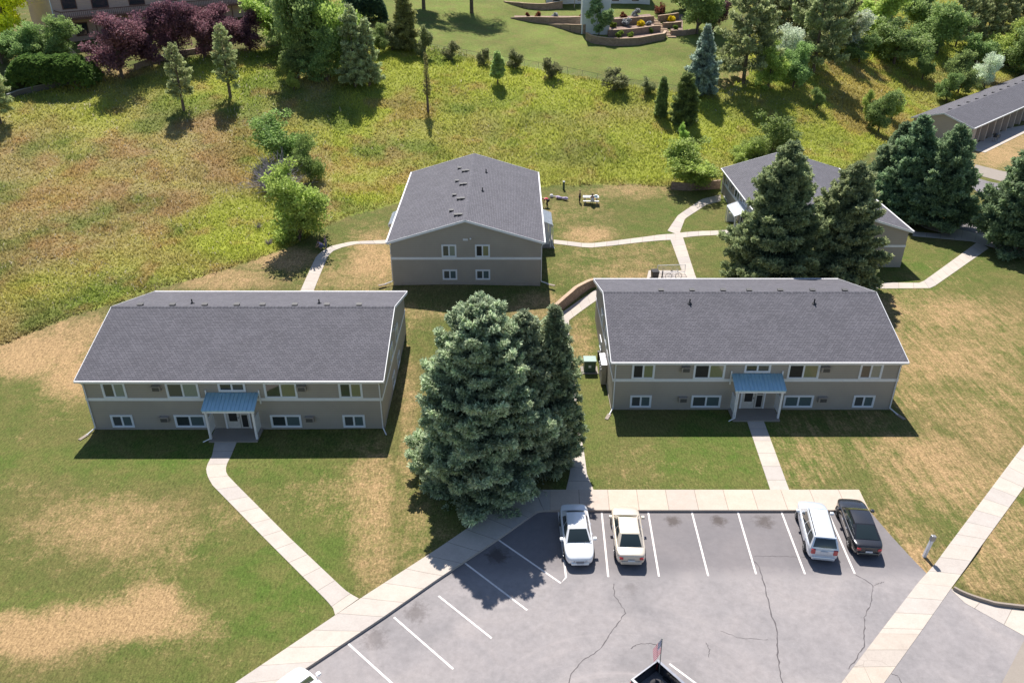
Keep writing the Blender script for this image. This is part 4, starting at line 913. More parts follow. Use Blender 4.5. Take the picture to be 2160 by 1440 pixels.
# hill at right
RT = [(1567, 178, -20, 135, 'pine', 'tall dark pine with visible trunk right of the blue-grey spruce'), (1715, 152, -50, 120, 'pine', 'tall pine in the middle of the hillside wood'), (1655, 90, -80, 110, 'pine', 'pine rising behind the silvery trees'), (1760, 110, -30, 80, 'pine', 'slim pine right of the tall middle pine'),
 (1648, 150, 52, 90, 'silver', 'silvery olive tree between the two tall pines'), (1672, 188, 92, 74, 'green', 'leafy green tree below the silvery one'), (1620, 190, 100, 70, 'bright', 'light green bush right of the tall dark pine'), (1792, 112, 22, 90, 'silver', 'pale silvery tree right of the middle pines'), (1845, 92, -40, 120, 'bright', 'light green tree high on the wooded hill'), (1885, 135, 40, 105, 'green', 'green tree casting shadow on the reddish slope'),
 (1812, 130, 70, 60, 'green', 'small tree under the pale silvery one'), (1975, 115, 5, 105, 'green', 'dark round tree at the top of the bare slope'), (2015, 100, -20, 60, 'pine', 'thin pine, first of the row at upper right'), (2045, 100, -10, 60, 'pine', 'thin pine, second of the row at upper right'), (2075, 98, -15, 60, 'pine', 'thin pine, third of the row at upper right'), (2105, 92, -25, 70, 'pine', 'thin pine, fourth of the row at upper right'),
 (1930, 70, -40, 90, 'green', 'tree on the skyline above the bare slope'), (2125, 140, 38, 85, 'bright', 'bright green tree above the long terrace roof'), (2075, 185, 112, 62, 'silver', 'silvery bush touching the long terrace roof'), (2020, 198, 110, 62, 'green', 'green tree left of the silvery bush by the terrace'), (1995, 214, 150, 50, 'green', 'low bush at the corner of the long terrace'), (2160, 160, 60, 90, 'green', 'tree at the right edge behind the terrace'), (2050, 150, 70, 70, 'green', 'mid-sized tree behind the silvery bush'), (2140, 60, -60, 110, 'pine', 'pine at the top right corner'),
 (1852, 280, 188, 62, 'green', 'small leafy tree on a thin trunk on the reddish slope'), (1826, 262, 192, 32, 'bright', 'skinny sapling left of the small leafy tree'), (1880, 255, 195, 42, 'bright', 'pale bush right of the small leafy tree'), (1945, 168, 100, 44, 'green', 'sparse young tree on the bare yellow slope'), (1722, 232, 185, 28, 'green', 'low shrub at the edge of the pine shadow'), (1505, 60, -40, 60, 'purple', 'dark plum tree between garden terraces and pine'), (1470, 70, -60, 100, 'green', 'very dark tree beside the garden steps'), (1610, 60, -60, 90, 'green', 'tree behind the tall dark pine'),
 (1440, 20, -60, 80, 'green', 'dark tree above the garden steps'), (1700, 60, -60, 90, 'green', 'tree at the top edge behind the middle pines')]
for px, py, ty, w, k, lab in RT: T_(k, px, py, ty, w, lab, 'trees of the wooded hillside')
# hedge, juniper mass
def mound(name, px0, px1, py, ty, depth, label, cat, ca, cb, n, leaf, seed):
    a = G(px0, py); b = G(px1, py); c = (a + b) / 2; w = (b - a).length; d = ray((px0 + px1) / 2, ty); h = CH + d.z / d.y * (c.y) - c.z
    root = empty(name, (c.x, c.y, gz(c.x, c.y)), math.atan2((b - a).y, (b - a).x), label, cat); r = np.random.default_rng(seed)
    u = r.uniform(-1, 1, n); v = r.uniform(-1, 1, n); top = np.clip(1 - np.abs(u) ** 5, 0, 1) ** .5 * np.clip(1 - np.abs(v) ** 4, 0, 1) ** .5
    zz = h * top * (.75 + .35 * fbm(u * w / 2 + 50, v * depth + 50, 1.8, seed)) * r.uniform(.5, 1, n) ** .3
    P = np.stack([u * w / 2, v * depth / 2, zz], 1); D = np.stack([u * .3, v * .5 - .2, np.ones(n) * .9], 1)
    t = r.random(n) * .5 + .5 * fbm(P[:, 0] + 9, P[:, 1] + 9, 1.1, seed + 4); C = np.array(ca) * (1 - t[:, None]) + np.array(cb) * t[:, None]
    V, Cc = tuft_mesh(P, D, np.full(n, leaf), .5, 3, C, .7, seed); build_crown(V, Cc, M['needle'], root, 'foliage')
    m = MB()
    for k in range(6): m.tube((w * (-.4 + .16 * k), 0, -.2), (w * (-.38 + .16 * k), random.uniform(-.3, .3), h * .6), .06, .02, 5)
    m.build('stem', M['bark'], root); return root
mound('juniper_hedge', 30, 205, 178, 118, 5.5, 'wide spreading dark green juniper behind the white garden wall', 'hedge', (.03, .055, .018), (.10, .15, .035), 7000, .5, 5)
mound('hedge', 722, 812, 45, -12, 6, 'clipped dark hedge at the top left of the upper lawn', 'hedge', (.02, .04, .025), (.06, .10, .055), 5000, .5, 6)
# dead grey shrub
def dead_shrub():
    g = G(583, 394); root = MB(); r = random.Random(4); seg = 0
    for i in range(190):
        a = r.uniform(0, 6.28); e = r.uniform(.1, 1.35); L = r.uniform(1.6, 3.4); p = Vector((r.uniform(-.5, .5), r.uniform(-.5, .5), .1)); d = Vector((math.cos(a) * math.cos(e), math.sin(a) * math.cos(e), math.sin(e)))
        for k in range(3):
            q = p + (d + Vector((r.uniform(-.3, .3), r.uniform(-.3, .3), r.uniform(-.2, .15)))).normalized() * L / 3; root.tube(p, q, .045 - .011 * k, .035 - .011 * k, 4, False)
            for _ in range(2):
                dd = (d + Vector((r.uniform(-1, 1), r.uniform(-1, 1), r.uniform(-.4, .8)))).normalized(); root.tube(q, q + dd * L * .25, .022, .008, 3, False)
            p = q
    o = root.build('dead_shrub', flat('bleached_twigs', (.34, .31, .33), .9)); o.location = g; o.scale = (1.15, 1.15, 1.15)
    tag(o, 'leafless bleached grey shrub in the meadow between two green bushes', 'shrub')
dead_shrub()
for (px, py, lab) in ((568, 516, 'small bare grey brushwood at the meadow edge left of the bushy tree'), (545, 484, 'tiny grey twiggy clump in the meadow above the brushwood')):
    m = MB(); r = random.Random(px)
    for i in range(60):
        a = r.uniform(0, 6.28); e = r.uniform(.4, 1.4); L = r.uniform(.4, .9); m.tube((0, 0, 0), (math.cos(a) * math.cos(e) * L, math.sin(a) * math.cos(e) * L, math.sin(e) * L), .02, .006, 3, False)
    o = m.build('brushwood', flat('grey_twigs', (.3, .25, .27), .9), loc=G(px, py)); tag(o, lab, 'shrub')
# big bare trunk at top, crown out of frame
def big_top_tree(px, py, w, h, seed, label):
    g = G(px, py); make_leafy('shade_tree', h, w, seed, label, loc=(g.x, g.y, g.z), ca=(.04, .06, .02), cb=(.12, .16, .05), n=9000, leaf=.4, clumps=50, trunk=.4, trunk_r=.32, topw=.6, needle=True, mat='needle')
big_top_tree(995, 28, 13, 16, 71, 'large pine trunk at the top edge casting the big shadow on the lawn')
big_top_tree(894, 20, 8, 12, 72, 'slim pine trunk at the top edge left of the large one')

# ------------------------------------------------------------------ hillside garden
def wall_strip(name, top, h, thick, label, mat='block', cap=None, z0=None, grp=None):
    """low wall: foot line given in photo pixels, follows the ground"""
    P, L = resample([G(a, b) for a, b in top], max(3, len(top) * 3)); hs = h if isinstance(h, (list, tuple)) else [h, h]; m = MB(); v = []; f = []
    for i, p in enumerate(P):
        t = i / (len(P) - 1); hh = hs[0] + (hs[-1] - hs[0]) * t if len(hs) == 2 else float(np.interp(t, np.linspace(0, 1, len(hs)), hs))
        d = (P[min(i + 1, len(P) - 1)] - P[max(i - 1, 0)]).normalized(); nr = Vector((-d.y, d.x, 0)) * thick / 2; zz = gz(p.x, p.y)
        v += [(p.x - nr.x, p.y - nr.y, zz - .5), (p.x - nr.x, p.y - nr.y, zz + hh), (p.x + nr.x, p.y + nr.y, zz + hh), (p.x + nr.x, p.y + nr.y, zz - .5)]
    for i in range(len(P) - 1):
        for k in range(3): a = i * 4 + k; f.append((a, a + 4, a + 5, a + 1))
    f.append((0, 1, 2, 3)); e = (len(P) - 1) * 4; f.append((e, e + 3, e + 2, e + 1))
    o = m.add(v, f).build(name, M[mat]); tag(o, label, 'wall', grp); 
    if cap:
        m = MB()
        for i in range(len(P) - 1):
            a = Vector(v[i * 4 + 1]).lerp(Vector(v[i * 4 + 2]), .5); b = Vector(v[i * 4 + 5]).lerp(Vector(v[i * 4 + 6]), .5); m.bar(a + Vector((0, 0, .04)), b + Vector((0, 0, .04)), thick + .08, .08)
        m.build('cap', M[cap], o)
    return o, P
GW = 'block retaining walls of the hillside garden'
wall_strip('retaining_wall', [(1237, 84), (1252, 93), (1290, 97), (1345, 94), (1398, 86), (1403, 79)], [1.2, 1.2, 1.0], .4, 'lowest curved block wall of the hillside garden terraces', grp=GW, cap='tanblock')
wall_strip('retaining_wall', [(1282, 78), (1330, 74), (1392, 67)], [1.1, 1.0], .4, 'second block terrace wall, above the lowest one left of the steps', grp=GW, cap='tanblock')
wall_strip('retaining_wall', [(1284, 57), (1330, 53), (1378, 47)], [1.2, 1.1], .4, 'top block terrace wall left of the garden steps', grp=GW, cap='tanblock')
wall_strip('retaining_wall', [(1078, 39), (1120, 47), (1160, 53), (1232, 54)], [.1, .9, 1.3, 1.4], .4, 'long block wall tapering left from the white tower, upper one', grp=GW, cap='tanblock')
wall_strip('retaining_wall', [(1158, 54), (1180, 60), (1210, 69), (1234, 74)], [.1, .9, 1.6], .4, 'short tapering block wall below the long one, by the white tower', grp=GW, cap='tanblock')
wall_strip('retaining_wall', [(1064, 4), (1085, 12), (1110, 18), (1150, 20), (1186, 17)], [.1, .9, 1.3], .4, 'curved block wall at the very top left of the white house', grp=GW, cap='tanblock')
wall_strip('retaining_wall', [(1388, 46), (1430, 40)], [1.1, 1.1], .4, 'upper block wall right of the garden steps', grp=GW, cap='tanblock')
wall_strip('retaining_wall', [(1398, 60), (1436, 56)], [.9, .9], .4, 'middle block wall right of the garden steps', grp=GW, cap='tanblock')
wall_strip('retaining_wall', [(1414, 76), (1445, 75), (1465, 70)], [.9, .8], .4, 'lowest block wall right of the garden steps', grp=GW, cap='tanblock')
# steps
m = MB()
for i in range(13):
    t = i / 12; g = G(1417 - 44 * t, 80 - 40 * t); m.box(g.x - .75, g.x + .75, g.y - .3, g.y + .3, g.z - .4, g.z + .22)
tag(m.build('garden_steps', M['tanblock']), 'stone garden steps climbing between the terrace walls', 'steps')
# mulch beds (thin draped sheets)
def bed(pts, name='mulch_bed'):
    P = [G(a, b) for a, b in pts]; c = sum(P, Vector()) / len(P); v = [(c.x, c.y, gz(c.x, c.y) + .12)] + [(p.x, p.y, gz(p.x, p.y) + .1) for p in P]
    f = [(0, i + 1, (i + 1) % len(P) + 1) for i in range(len(P))]; tag(MB().add(v, f).build(name, M['mulch']), kind='structure')
bed([(1285, 80), (1396, 66), (1396, 78), (1345, 86), (1292, 88), (1285, 86)]); bed([(1284, 60), (1380, 48), (1390, 58), (1284, 72)]); bed([(1284, 40), (1370, 30), (1380, 40), (1284, 50)]); bed([(1085, 33), (1232, 36), (1232, 42), (1085, 40)]); bed([(1395, 34), (1440, 30), (1440, 70), (1420, 70)])
# garden plants
def plant(px, py, w, h, ca, cb, label, seed, name='garden_bush'):
    g = G(px, py); zc = g.y * ct + (CH - g.z) * st; return make_leafy(name, h * .85, .82 * w / FOC * zc, seed, label, loc=(g.x, g.y, g.z), cat='bush', ca=tuple(x * .45 for x in ca), cb=tuple(x * .45 for x in cb), n=1600, leaf=.2, clumps=24, trunk=.1, trunk_r=.04)
Yl = ((.4, .3, .02), (.75, .6, .03)); Gr = ((.1, .16, .03), (.26, .34, .06)); Si = ((.25, .26, .27), (.5, .52, .55)); Rd = ((.12, .05, .03), (.3, .13, .07))
for i, (px, py, w, h, cc, lab) in enumerate(((1352, 57, 20, 1.2, Yl, 'bright yellow bush on the terrace left of the garden steps'), (1416, 47, 20, 1.2, Yl, 'bright yellow bush right of the garden steps'), (1308, 80, 18, 1.3, Gr, 'round green bush on the lowest garden terrace'), (1330, 80, 13, 1.0, Gr, 'smaller round green bush beside the larger on the lowest terrace'), (1372, 70, 10, .8, Gr, 'small green bush near the bottom of the steps'), (1424, 62, 10, .7, Gr, 'tiny green bush on the bed right of the steps'), (1342, 38, 20, 1.8, Si, 'silver-grey bush above the top terrace wall'), (1322, 57, 18, 1.8, Si, 'whitish spiky bush on the middle terrace'), (1367, 55, 12, .9, Si, 'small grey-green bush beside the yellow one'), (1292, 60, 14, 1.2, Gr, 'green shrub on the middle terrace next to the white tower'), (1135, 38, 13, 1.0, Rd, 'rust red bush on the long upper wall'), (1113, 37, 6, .9, Rd, 'small dark red bush at the left end of the long wall'), (1172, 37, 14, .6, Si, 'low whitish plants on the long upper wall'), (1227, 38, 8, .6, Rd, 'low reddish plant on the long wall by the tower'), (1315, 38, 14, .9, Rd, 'brown twiggy bush above the top terrace wall'), (1395, 28, 34, 1.6, Rd, 'sprawling brown brush above the garden steps'))):
    plant(px, py, w, h, *cc, lab, 300 + i)
# white tower-like shed and the tree before it
def tower():
    g = G(1258, 82); root = empty('white_tower', (g.x, g.y + 4.6, g.z), 0, 'tall narrow white clapboard tower rising out of the top of the view', 'shed'); w = 2.45
    MB().box(-w, w, -2, 2, -1, 10).build('wall', M['siding_white'], root)
    m = MB(); m.add([(-w - .4, -2.3, 9.9), (w + .4, -2.3, 9.9), (w + .4, 0, 11.6), (-w - .4, 0, 11.6), (-w - .4, 2.3, 9.9), (w + .4, 2.3, 9.9)], [(0, 1, 2, 3), (3, 2, 5, 4), (0, 3, 4), (1, 5, 2)], [[(0, 0), (5, 0), (5, 3), (0, 3)]] * 2 + [[(0, 0)] * 3] * 2); m.build('roof', M['shingle'], root)
    m = MB()
    for x in (-w, w): m.box(x - .09, x + .09, -2.06, -1.9, -.5, 9.9)
    m.build('corner_board', M['white'], root)
tower()
g = G(1263, 80); make_leafy('garden_tree', 7.4, 4.2, 401, 'small round tree standing in front of the white tower', loc=(g.x, g.y, g.z), ca=(.07, .11, .05), cb=(.18, .25, .12), n=5000, leaf=.3, clumps=34, trunk=.18, trunk_r=.09)
def white_house():
    g = G(1260, 19); root = empty('white_house', (g.x, g.y + 4, g.z), 0, 'white house at the top edge with only its foot in view', 'house')
    MB().box(-10, 11, 0, 9, -1, 5).build('wall', M['siding_white'], root)
    m = MB(); m.add([(-10.5, -.6, 4.9), (11.5, -.6, 4.9), (11.5, 4.5, 7), (-10.5, 4.5, 7), (-10.5, 9.6, 4.9), (11.5, 9.6, 4.9)], [(0, 1, 2, 3), (3, 2, 5, 4), (0, 3, 4), (1, 5, 2)], [[(0, 0), (22, 0), (22, 6), (0, 6)]] * 2 + [[(0, 0)] * 3] * 2); m.build('roof', M['shingle'], root)
    for x in (-8, -3, 4, 8):
        w = MB().box(x - .8, x + .8, -.05, 0, .9, 2.2).build('window', M['pvc'], root); MB().box(x - .7, x + .7, -.06, -.05, 1, 2.1).build('pane', M['glass'], w)
    m = MB(); m.box(-9, -4.5, -3, 0, 2.4, 2.55)
    for x in (-8.9, -4.6): m.box(x, x + .15, -3, -2.85, -1, 2.4)
    m.build('deck', M['wood'], root)
white_house()
# beige house with deck top left
def beige_house():
    a = R(44); c = Vector((-70.5, 134, 0)); zb = gz(-69, 131) + .9; root = empty('beige_house', (c.x, c.y, zb), a, 'beige two-storey house with brown wooden deck at the top left', 'house')
    MB().box(0, 34, 0, 12, -3, 9).build('wall', M['siding_beige'], root)
    m = MB(); m.add([(-.8, -.8, 8.6), (34.8, -.8, 8.6), (34.8, 6, 11), (-.8, 6, 11), (-.8, 12.8, 8.6), (34.8, 12.8, 8.6)], [(0, 1, 2, 3), (3, 2, 5, 4), (0, 3, 4), (1, 5, 2)], [[(0, 0), (35, 0), (35, 7), (0, 7)]] * 2 + [[(0, 0)] * 3] * 2); m.build('roof', M['shingle'], root)
    for x, z0, w, h in ((2.6, 4.3, 2.2, 2.0), (7.2, 4.1, 2.6, 2.2), (13, 4.1, 2.6, 2.2), (19, 4.3, 2.2, 1.6), (25, 4.3, 2.2, 1.6), (3.6, .3, 2.0, 2.0), (9, .3, 2.2, 2.0), (16, .6, 1.6, 1.2)):
        wn = MB().box(x - w / 2, x + w / 2, -.06, 0, z0, z0 + h).build('window', M['brownwood'], root); MB().box(x - w / 2 + .15, x + w / 2 - .15, -.08, -.06, z0 + .15, z0 + h - .15).build('pane', M['glass'], wn)
    m = MB(); m.box(.2, 33, -2.6, -.02, 3.1, 3.3); dk = m.build('deck', M['deckwood'], root)
    m = MB(); m.box(.2, 33, -2.66, -2.6, 4.2, 4.32)
    for i in range(110): x = .25 + i * .3; m.box(x, x + .06, -2.64, -2.61, 3.3, 4.2)
    m.box(.2, .3, -2.6, -.02, 4.2, 4.32); m.box(.2, 33, -2.68, -2.62, 3.0, 3.34); m.build('deck_rail', M['brownwood'], dk)
    for i in range(8): x = .4 + i * 4.6; MB().box(x, x + .15, -2.55, -2.4, -2, 3.1).build('deck_post', M['brownwood'], dk)
    MB().box(-.12, 0.0, -.12, .0, -1, 8.6).build('corner_board', M['white'], root)
    MB().tube((-.1, -.15, 8.5), (-.1, -.15, .2), .06).build('downspout', M['white'], root)
beige_house()
g = G(186, 80)
m = MB(); m.box(-.9, .9, -.45, .45, .7, .76)
tb = empty('patio_table', g, R(40), 'white table on the patio under the wooden deck', 'table'); m.build('tabletop', M['post_white'], tb)
for sx in (-.8, .8):
    for sy in (-.35, .35): MB().box(sx - .04, sx + .04, sy - .04, sy + .04, 0, .7).build('leg', M['post_white'], tb)
# fences
def wire_fence(px_pts, label, h=1.15, step=2.6, mesh=True):
    P, L = resample([G(a, b) for a, b in px_pts], 2); n = int(L / step) + 2; P, L = resample([G(a, b) for a, b in px_pts], n)
    root = empty('wire_fence', P[0], 0, label, 'fence'); o = P[0]; m = MB()
    tops = [Vector((p.x, p.y, gz(p.x, p.y) + h)) - o for p in P]
    for i, t in enumerate(tops): MB().tube(t - Vector((0, 0, h + .2)), t + Vector((0, 0, .05)), .03, n=6).build('post', M['galv'], root)
    for a, b in zip(tops, tops[1:]):
        m.tube(a, b, .02, n=5)
    m.build('top_rail', M['galv'], root); m = MB()
    for a, b in zip(tops, tops[1:]):
        for k in range(1, 6): dz = Vector((0, 0, -h * k / 6)); m.tube(a + dz, b + dz, .006, n=3)
        for k in range(1, 9): p = a.lerp(b, k / 9); m.tube(p, p - Vector((0, 0, h * .95)), .006, n=3)
    m.build('wire', M['galv'], root); return root
wire_fence([(800, 92), (952, 116), (1087, 138), (1162, 152), (1297, 180), (1450, 200), (1530, 212)], 'long wire fence running across the hillside behind the clipped shrubs')
wire_fence([(1530, 212), (1575, 185), (1600, 170)], 'short wire fence climbing beside the tall dark pine')
wire_fence([(205, 160), (165, 130), (135, 105)], 'wire fence going up to the beige house beside the juniper')
wire_fence([(205, 165), (300, 150), (380, 130), (520, 105)], 'wire fence in front of the purple plum trees')
wall_strip('garden_wall', [(18, 212), (40, 204), (100, 188), (160, 174), (205, 163)], [.7, .7], .25, 'low dark wall with pale top rail below the wide juniper', 'acdark', cap='galv')
wall_strip('garden_wall', [(285, 148), (340, 130), (400, 115), (450, 104)], [.8, .7], .4, 'dark block wall behind the purple plum trees', 'block')
wall_strip('garden_wall', [(1415, 398), (1450, 402), (1518, 396)], [.9, 1.1], .3, 'brown retaining wall at the lawn corner left of the hidden block', 'block')
wall_strip('ramp_wall', [(1172, 662), (1200, 640), (1225, 620), (1245, 606), (1256, 604)], [.9, 1.1, .7], .28, 'curved tan retaining wall along the footpath by the right front block', 'block', cap='tanblock')

# ------------------------------------------------------------------ small site things
def box_thing(): pass
g = G(1243, 781)
root = empty('transformer_box', g, 0, 'green utility transformer box on the grass left of the right front block', 'utility box')
MB().box(-.48, .48, -.42, .42, 0, 1.05).build('cabinet', M['green_box'], root, bevel=.03); MB().box(-.52, .52, -.46, .46, 1.05, 1.13).build('lid', M['green_top'], root, bevel=.02)
MB().box(-.12, .1, -.44, -.42, .5, .72).build('warning_sticker', M['post_white'], root); MB().box(-.7, .7, -.6, .6, -.1, .06).build('pad', M['concrete'], root)
g = G(1263, 758); m = MB(); m.box(-.13, .13, -.13, .13, 0, .75); m.box(-.15, .15, -.15, .15, .75, .8); tag(m.build('utility_pedestal', M['black'], loc=g, bevel=.02), 'small dark utility pedestal between transformer box and wall', 'utility box')
root = empty('meter_cabinet', (7.45, 56.3, 0), 0, 'grey electrical cabinet against the side wall of the right front block', 'utility box')
MB().box(-.35, .05, -.9, .9, .1, 1.9).build('cabinet', M['acgrey'], root, bevel=.02); MB().box(-.4, .06, -.95, .95, 1.9, 1.96).build('top', M['post_white'], root)
for k in range(4): MB().tube((-.36, -.6 + .4 * k, 1.3), (-.42, -.6 + .4 * k, 1.3), .12, n=12).build('meter', M['grey_metal'], root)
g = G(1189, 399); m = MB(); m.tube((0, 0, 0), (0, 0, .9), .14, n=12); root = empty('green_pedestal', g, 0, 'dark green cable post with pale cap at the meadow edge', 'post'); m.build('post', M['green_box'], root); MB().lathe([(.15, 0), (.14, .1), (0, .16)], 12, (0, 0, .9)).build('cap', M['post_white'], root)
# white bollard post at right
g = G(1950, 1171); root = empty('marker_post', g, 0, 'leaning white square post with box top beside the right pavement', 'post')
o = MB().box(-.085, .085, -.085, .085, -.1, 1.45).build('post', M['post_white'], root, bevel=.01); MB().box(-.13, .13, -.11, .11, 1.2, 1.55).build('box', M['grey_metal'], root, bevel=.02); root.rotation_euler = (0, R(7), 0)
# bike rack, bin, bicycle behind B2
def bicycle(x, y, z, rz, label, col):
    root = empty('bicycle', (x, y, z), rz, label, 'bicycle')
    def ring(cx, r):
        m = MB(); n = 20
        for i in range(n):
            a, b = 2 * math.pi * i / n, 2 * math.pi * (i + 1) / n; m.tube((cx + r * math.cos(a), 0, .34 + r * math.sin(a)), (cx + r * math.cos(b), 0, .34 + r * math.sin(b)), .022, n=5, cap=False)
        for i in range(8): a = math.pi * i / 4; m.tube((cx, 0, .34), (cx + r * math.cos(a), 0, .34 + r * math.sin(a)), .004, n=3)
        return m
    ring(-.52, .32).build('wheel', M['tyre'], root); ring(.52, .32).build('wheel', M['tyre'], root)
    m = MB()
    for a, b in (((-.52, 0, .34), (-.08, 0, .3)), ((-.52, 0, .34), (-.2, 0, .8)), ((-.08, 0, .3), (-.24, 0, .9)), ((-.08, 0, .3), (.38, 0, .82)), ((-.2, 0, .8), (.36, 0, .86)), ((.52, 0, .34), (.34, 0, 1.0))): m.tube(a, b, .022, n=6)
    m.build('frame', M[col], root); MB().box(-.36, -.14, -.06, .06, .9, .96).build('saddle', M['black'], root, bevel=.02)
    m = MB(); m.tube((.34, -.28, 1.02), (.34, .28, 1.02), .018, n=6); m.build('handlebar', M['grey_metal'], root); return root
zp = .06
gb = G(1420, 590); bicycle(gb.x, gb.y, gz(gb.x, gb.y) + zp, R(4), 'pale bicycle leaning at the rack behind the right front block', 'c_white')
gb2 = G(1396, 590); bicycle(gb2.x, gb2.y, gz(gb2.x, gb2.y) + zp, R(75), 'dark bicycle next to the black bin behind the right front block', 'c_darkcloth')
g = G(1380, 592); root = empty('wheelie_bin', (g.x, g.y, g.z + zp), R(6), 'black wheeled bin on the concrete pad behind the right front block', 'bin')
m = MB(); m.add([(-.26, -.3, 0), (.26, -.3, 0), (.26, .3, 0), (-.26, .3, 0), (-.33, -.38, 1.0), (.33, -.38, 1.0), (.33, .38, 1.0), (-.33, .38, 1.0)], [(0, 3, 2, 1), (4, 5, 6, 7), (0, 1, 5, 4), (1, 2, 6, 5), (2, 3, 7, 6), (3, 0, 4, 7)]); m.build('body', M['black'], root); MB().box(-.36, .36, -.42, .4, 1.0, 1.07).build('lid', M['c_darkcloth'], root, bevel=.02)
for s in (-1, 1): MB().tube((s * .3, .34, .1), (s * .36, .34, .1), .1, n=12).build('wheel', M['tyre'], root)
ga = G(1386, 578); gb = G(1444, 578); root = empty('bike_rack', ga, 0, 'white railing-style bike rack on the pad behind the right front block', 'bike rack'); d = gb - ga; m = MB()
m.tube((0, 0, .95), (d.x, d.y, .95), .03); m.tube((0, 0, .12), (d.x, d.y, .12), .03)
for t in (0, 1): m.tube((d.x * t, d.y * t, 0), (d.x * t, d.y * t, .95), .03)
m.build('frame', M['white'], root); m = MB()
for i in range(1, 22): t = i / 22; m.tube((d.x * t, d.y * t, .12), (d.x * t, d.y * t, .95), .012, n=4)
m.build('bars', M['white'], root)

# ------------------------------------------------------------------ vehicles
def patch(c00, c10, c11, c01, bulge, u0=0, u1=1, v0=0, v1=1, off=0.0, n=8):
    c00, c10, c11, c01 = map(Vector, (c00, c10, c11, c01)); nr = ((c10 - c00).cross(c01 - c00)).normalized()
    def f(a, b):
        u = u0 + (u1 - u0) * a; v = v0 + (v1 - v0) * b; p = (c00 * (1 - u) + c10 * u) * (1 - v) + (c01 * (1 - u) + c11 * u) * v
        return tuple(p + nr * (bulge * 4 * u * (1 - u) * (.35 + .65 * 4 * v * (1 - v)) + off))
    return MB().grid(f, n, n) if n else None
def wheel(par, x, y, r=.33, w=.22):
    s = 1 if y > 0 else -1; root = None; m = MB(); n = 24
    prof = [(r * .62, -w / 2), (r * .9, -w / 2), (r, -w / 2 * .7), (r, w / 2 * .7), (r * .9, w / 2), (r * .62, w / 2)]
    v = []; f = []
    for (rr, yy) in prof:
        for i in range(n): a = 2 * math.pi * i / n; v.append((rr * math.cos(a), yy, rr * math.sin(a)))
    for k in range(len(prof) - 1):
        for i in range(n): f.append((k * n + i, k * n + (i + 1) % n, (k + 1) * n + (i + 1) % n, (k + 1) * n + i))
    m.add(v, f); t = m.build('wheel', M['tyre'], par, True, (x, y, r))
    m = MB(); m.tube((0, -w * .3, 0), (0, s * w * .28, 0), r * .62, n=24)
    rim = m.build('rim', M['acdark'], t); m = MB()
    for i in range(5): a = 2 * math.pi * i / 5; m.bar((0, s * w * .36, 0), (r * .58 * math.cos(a), s * w * .36, r * .58 * math.sin(a)), .09, .05)
    m.lathe([], 3) if False else None
    v = []; f = []
    for (rr, yy) in ((r * .55, s * w * .33), (r * .64, s * w * .4)):
        for i in range(n): a = 2 * math.pi * i / n; v.append((rr * math.cos(a), yy, rr * math.sin(a)))
    m.add(v, [(i, (i + 1) % n, n + (i + 1) % n, n + i) for i in range(n)]); m.build('spokes', M['rim'], t)
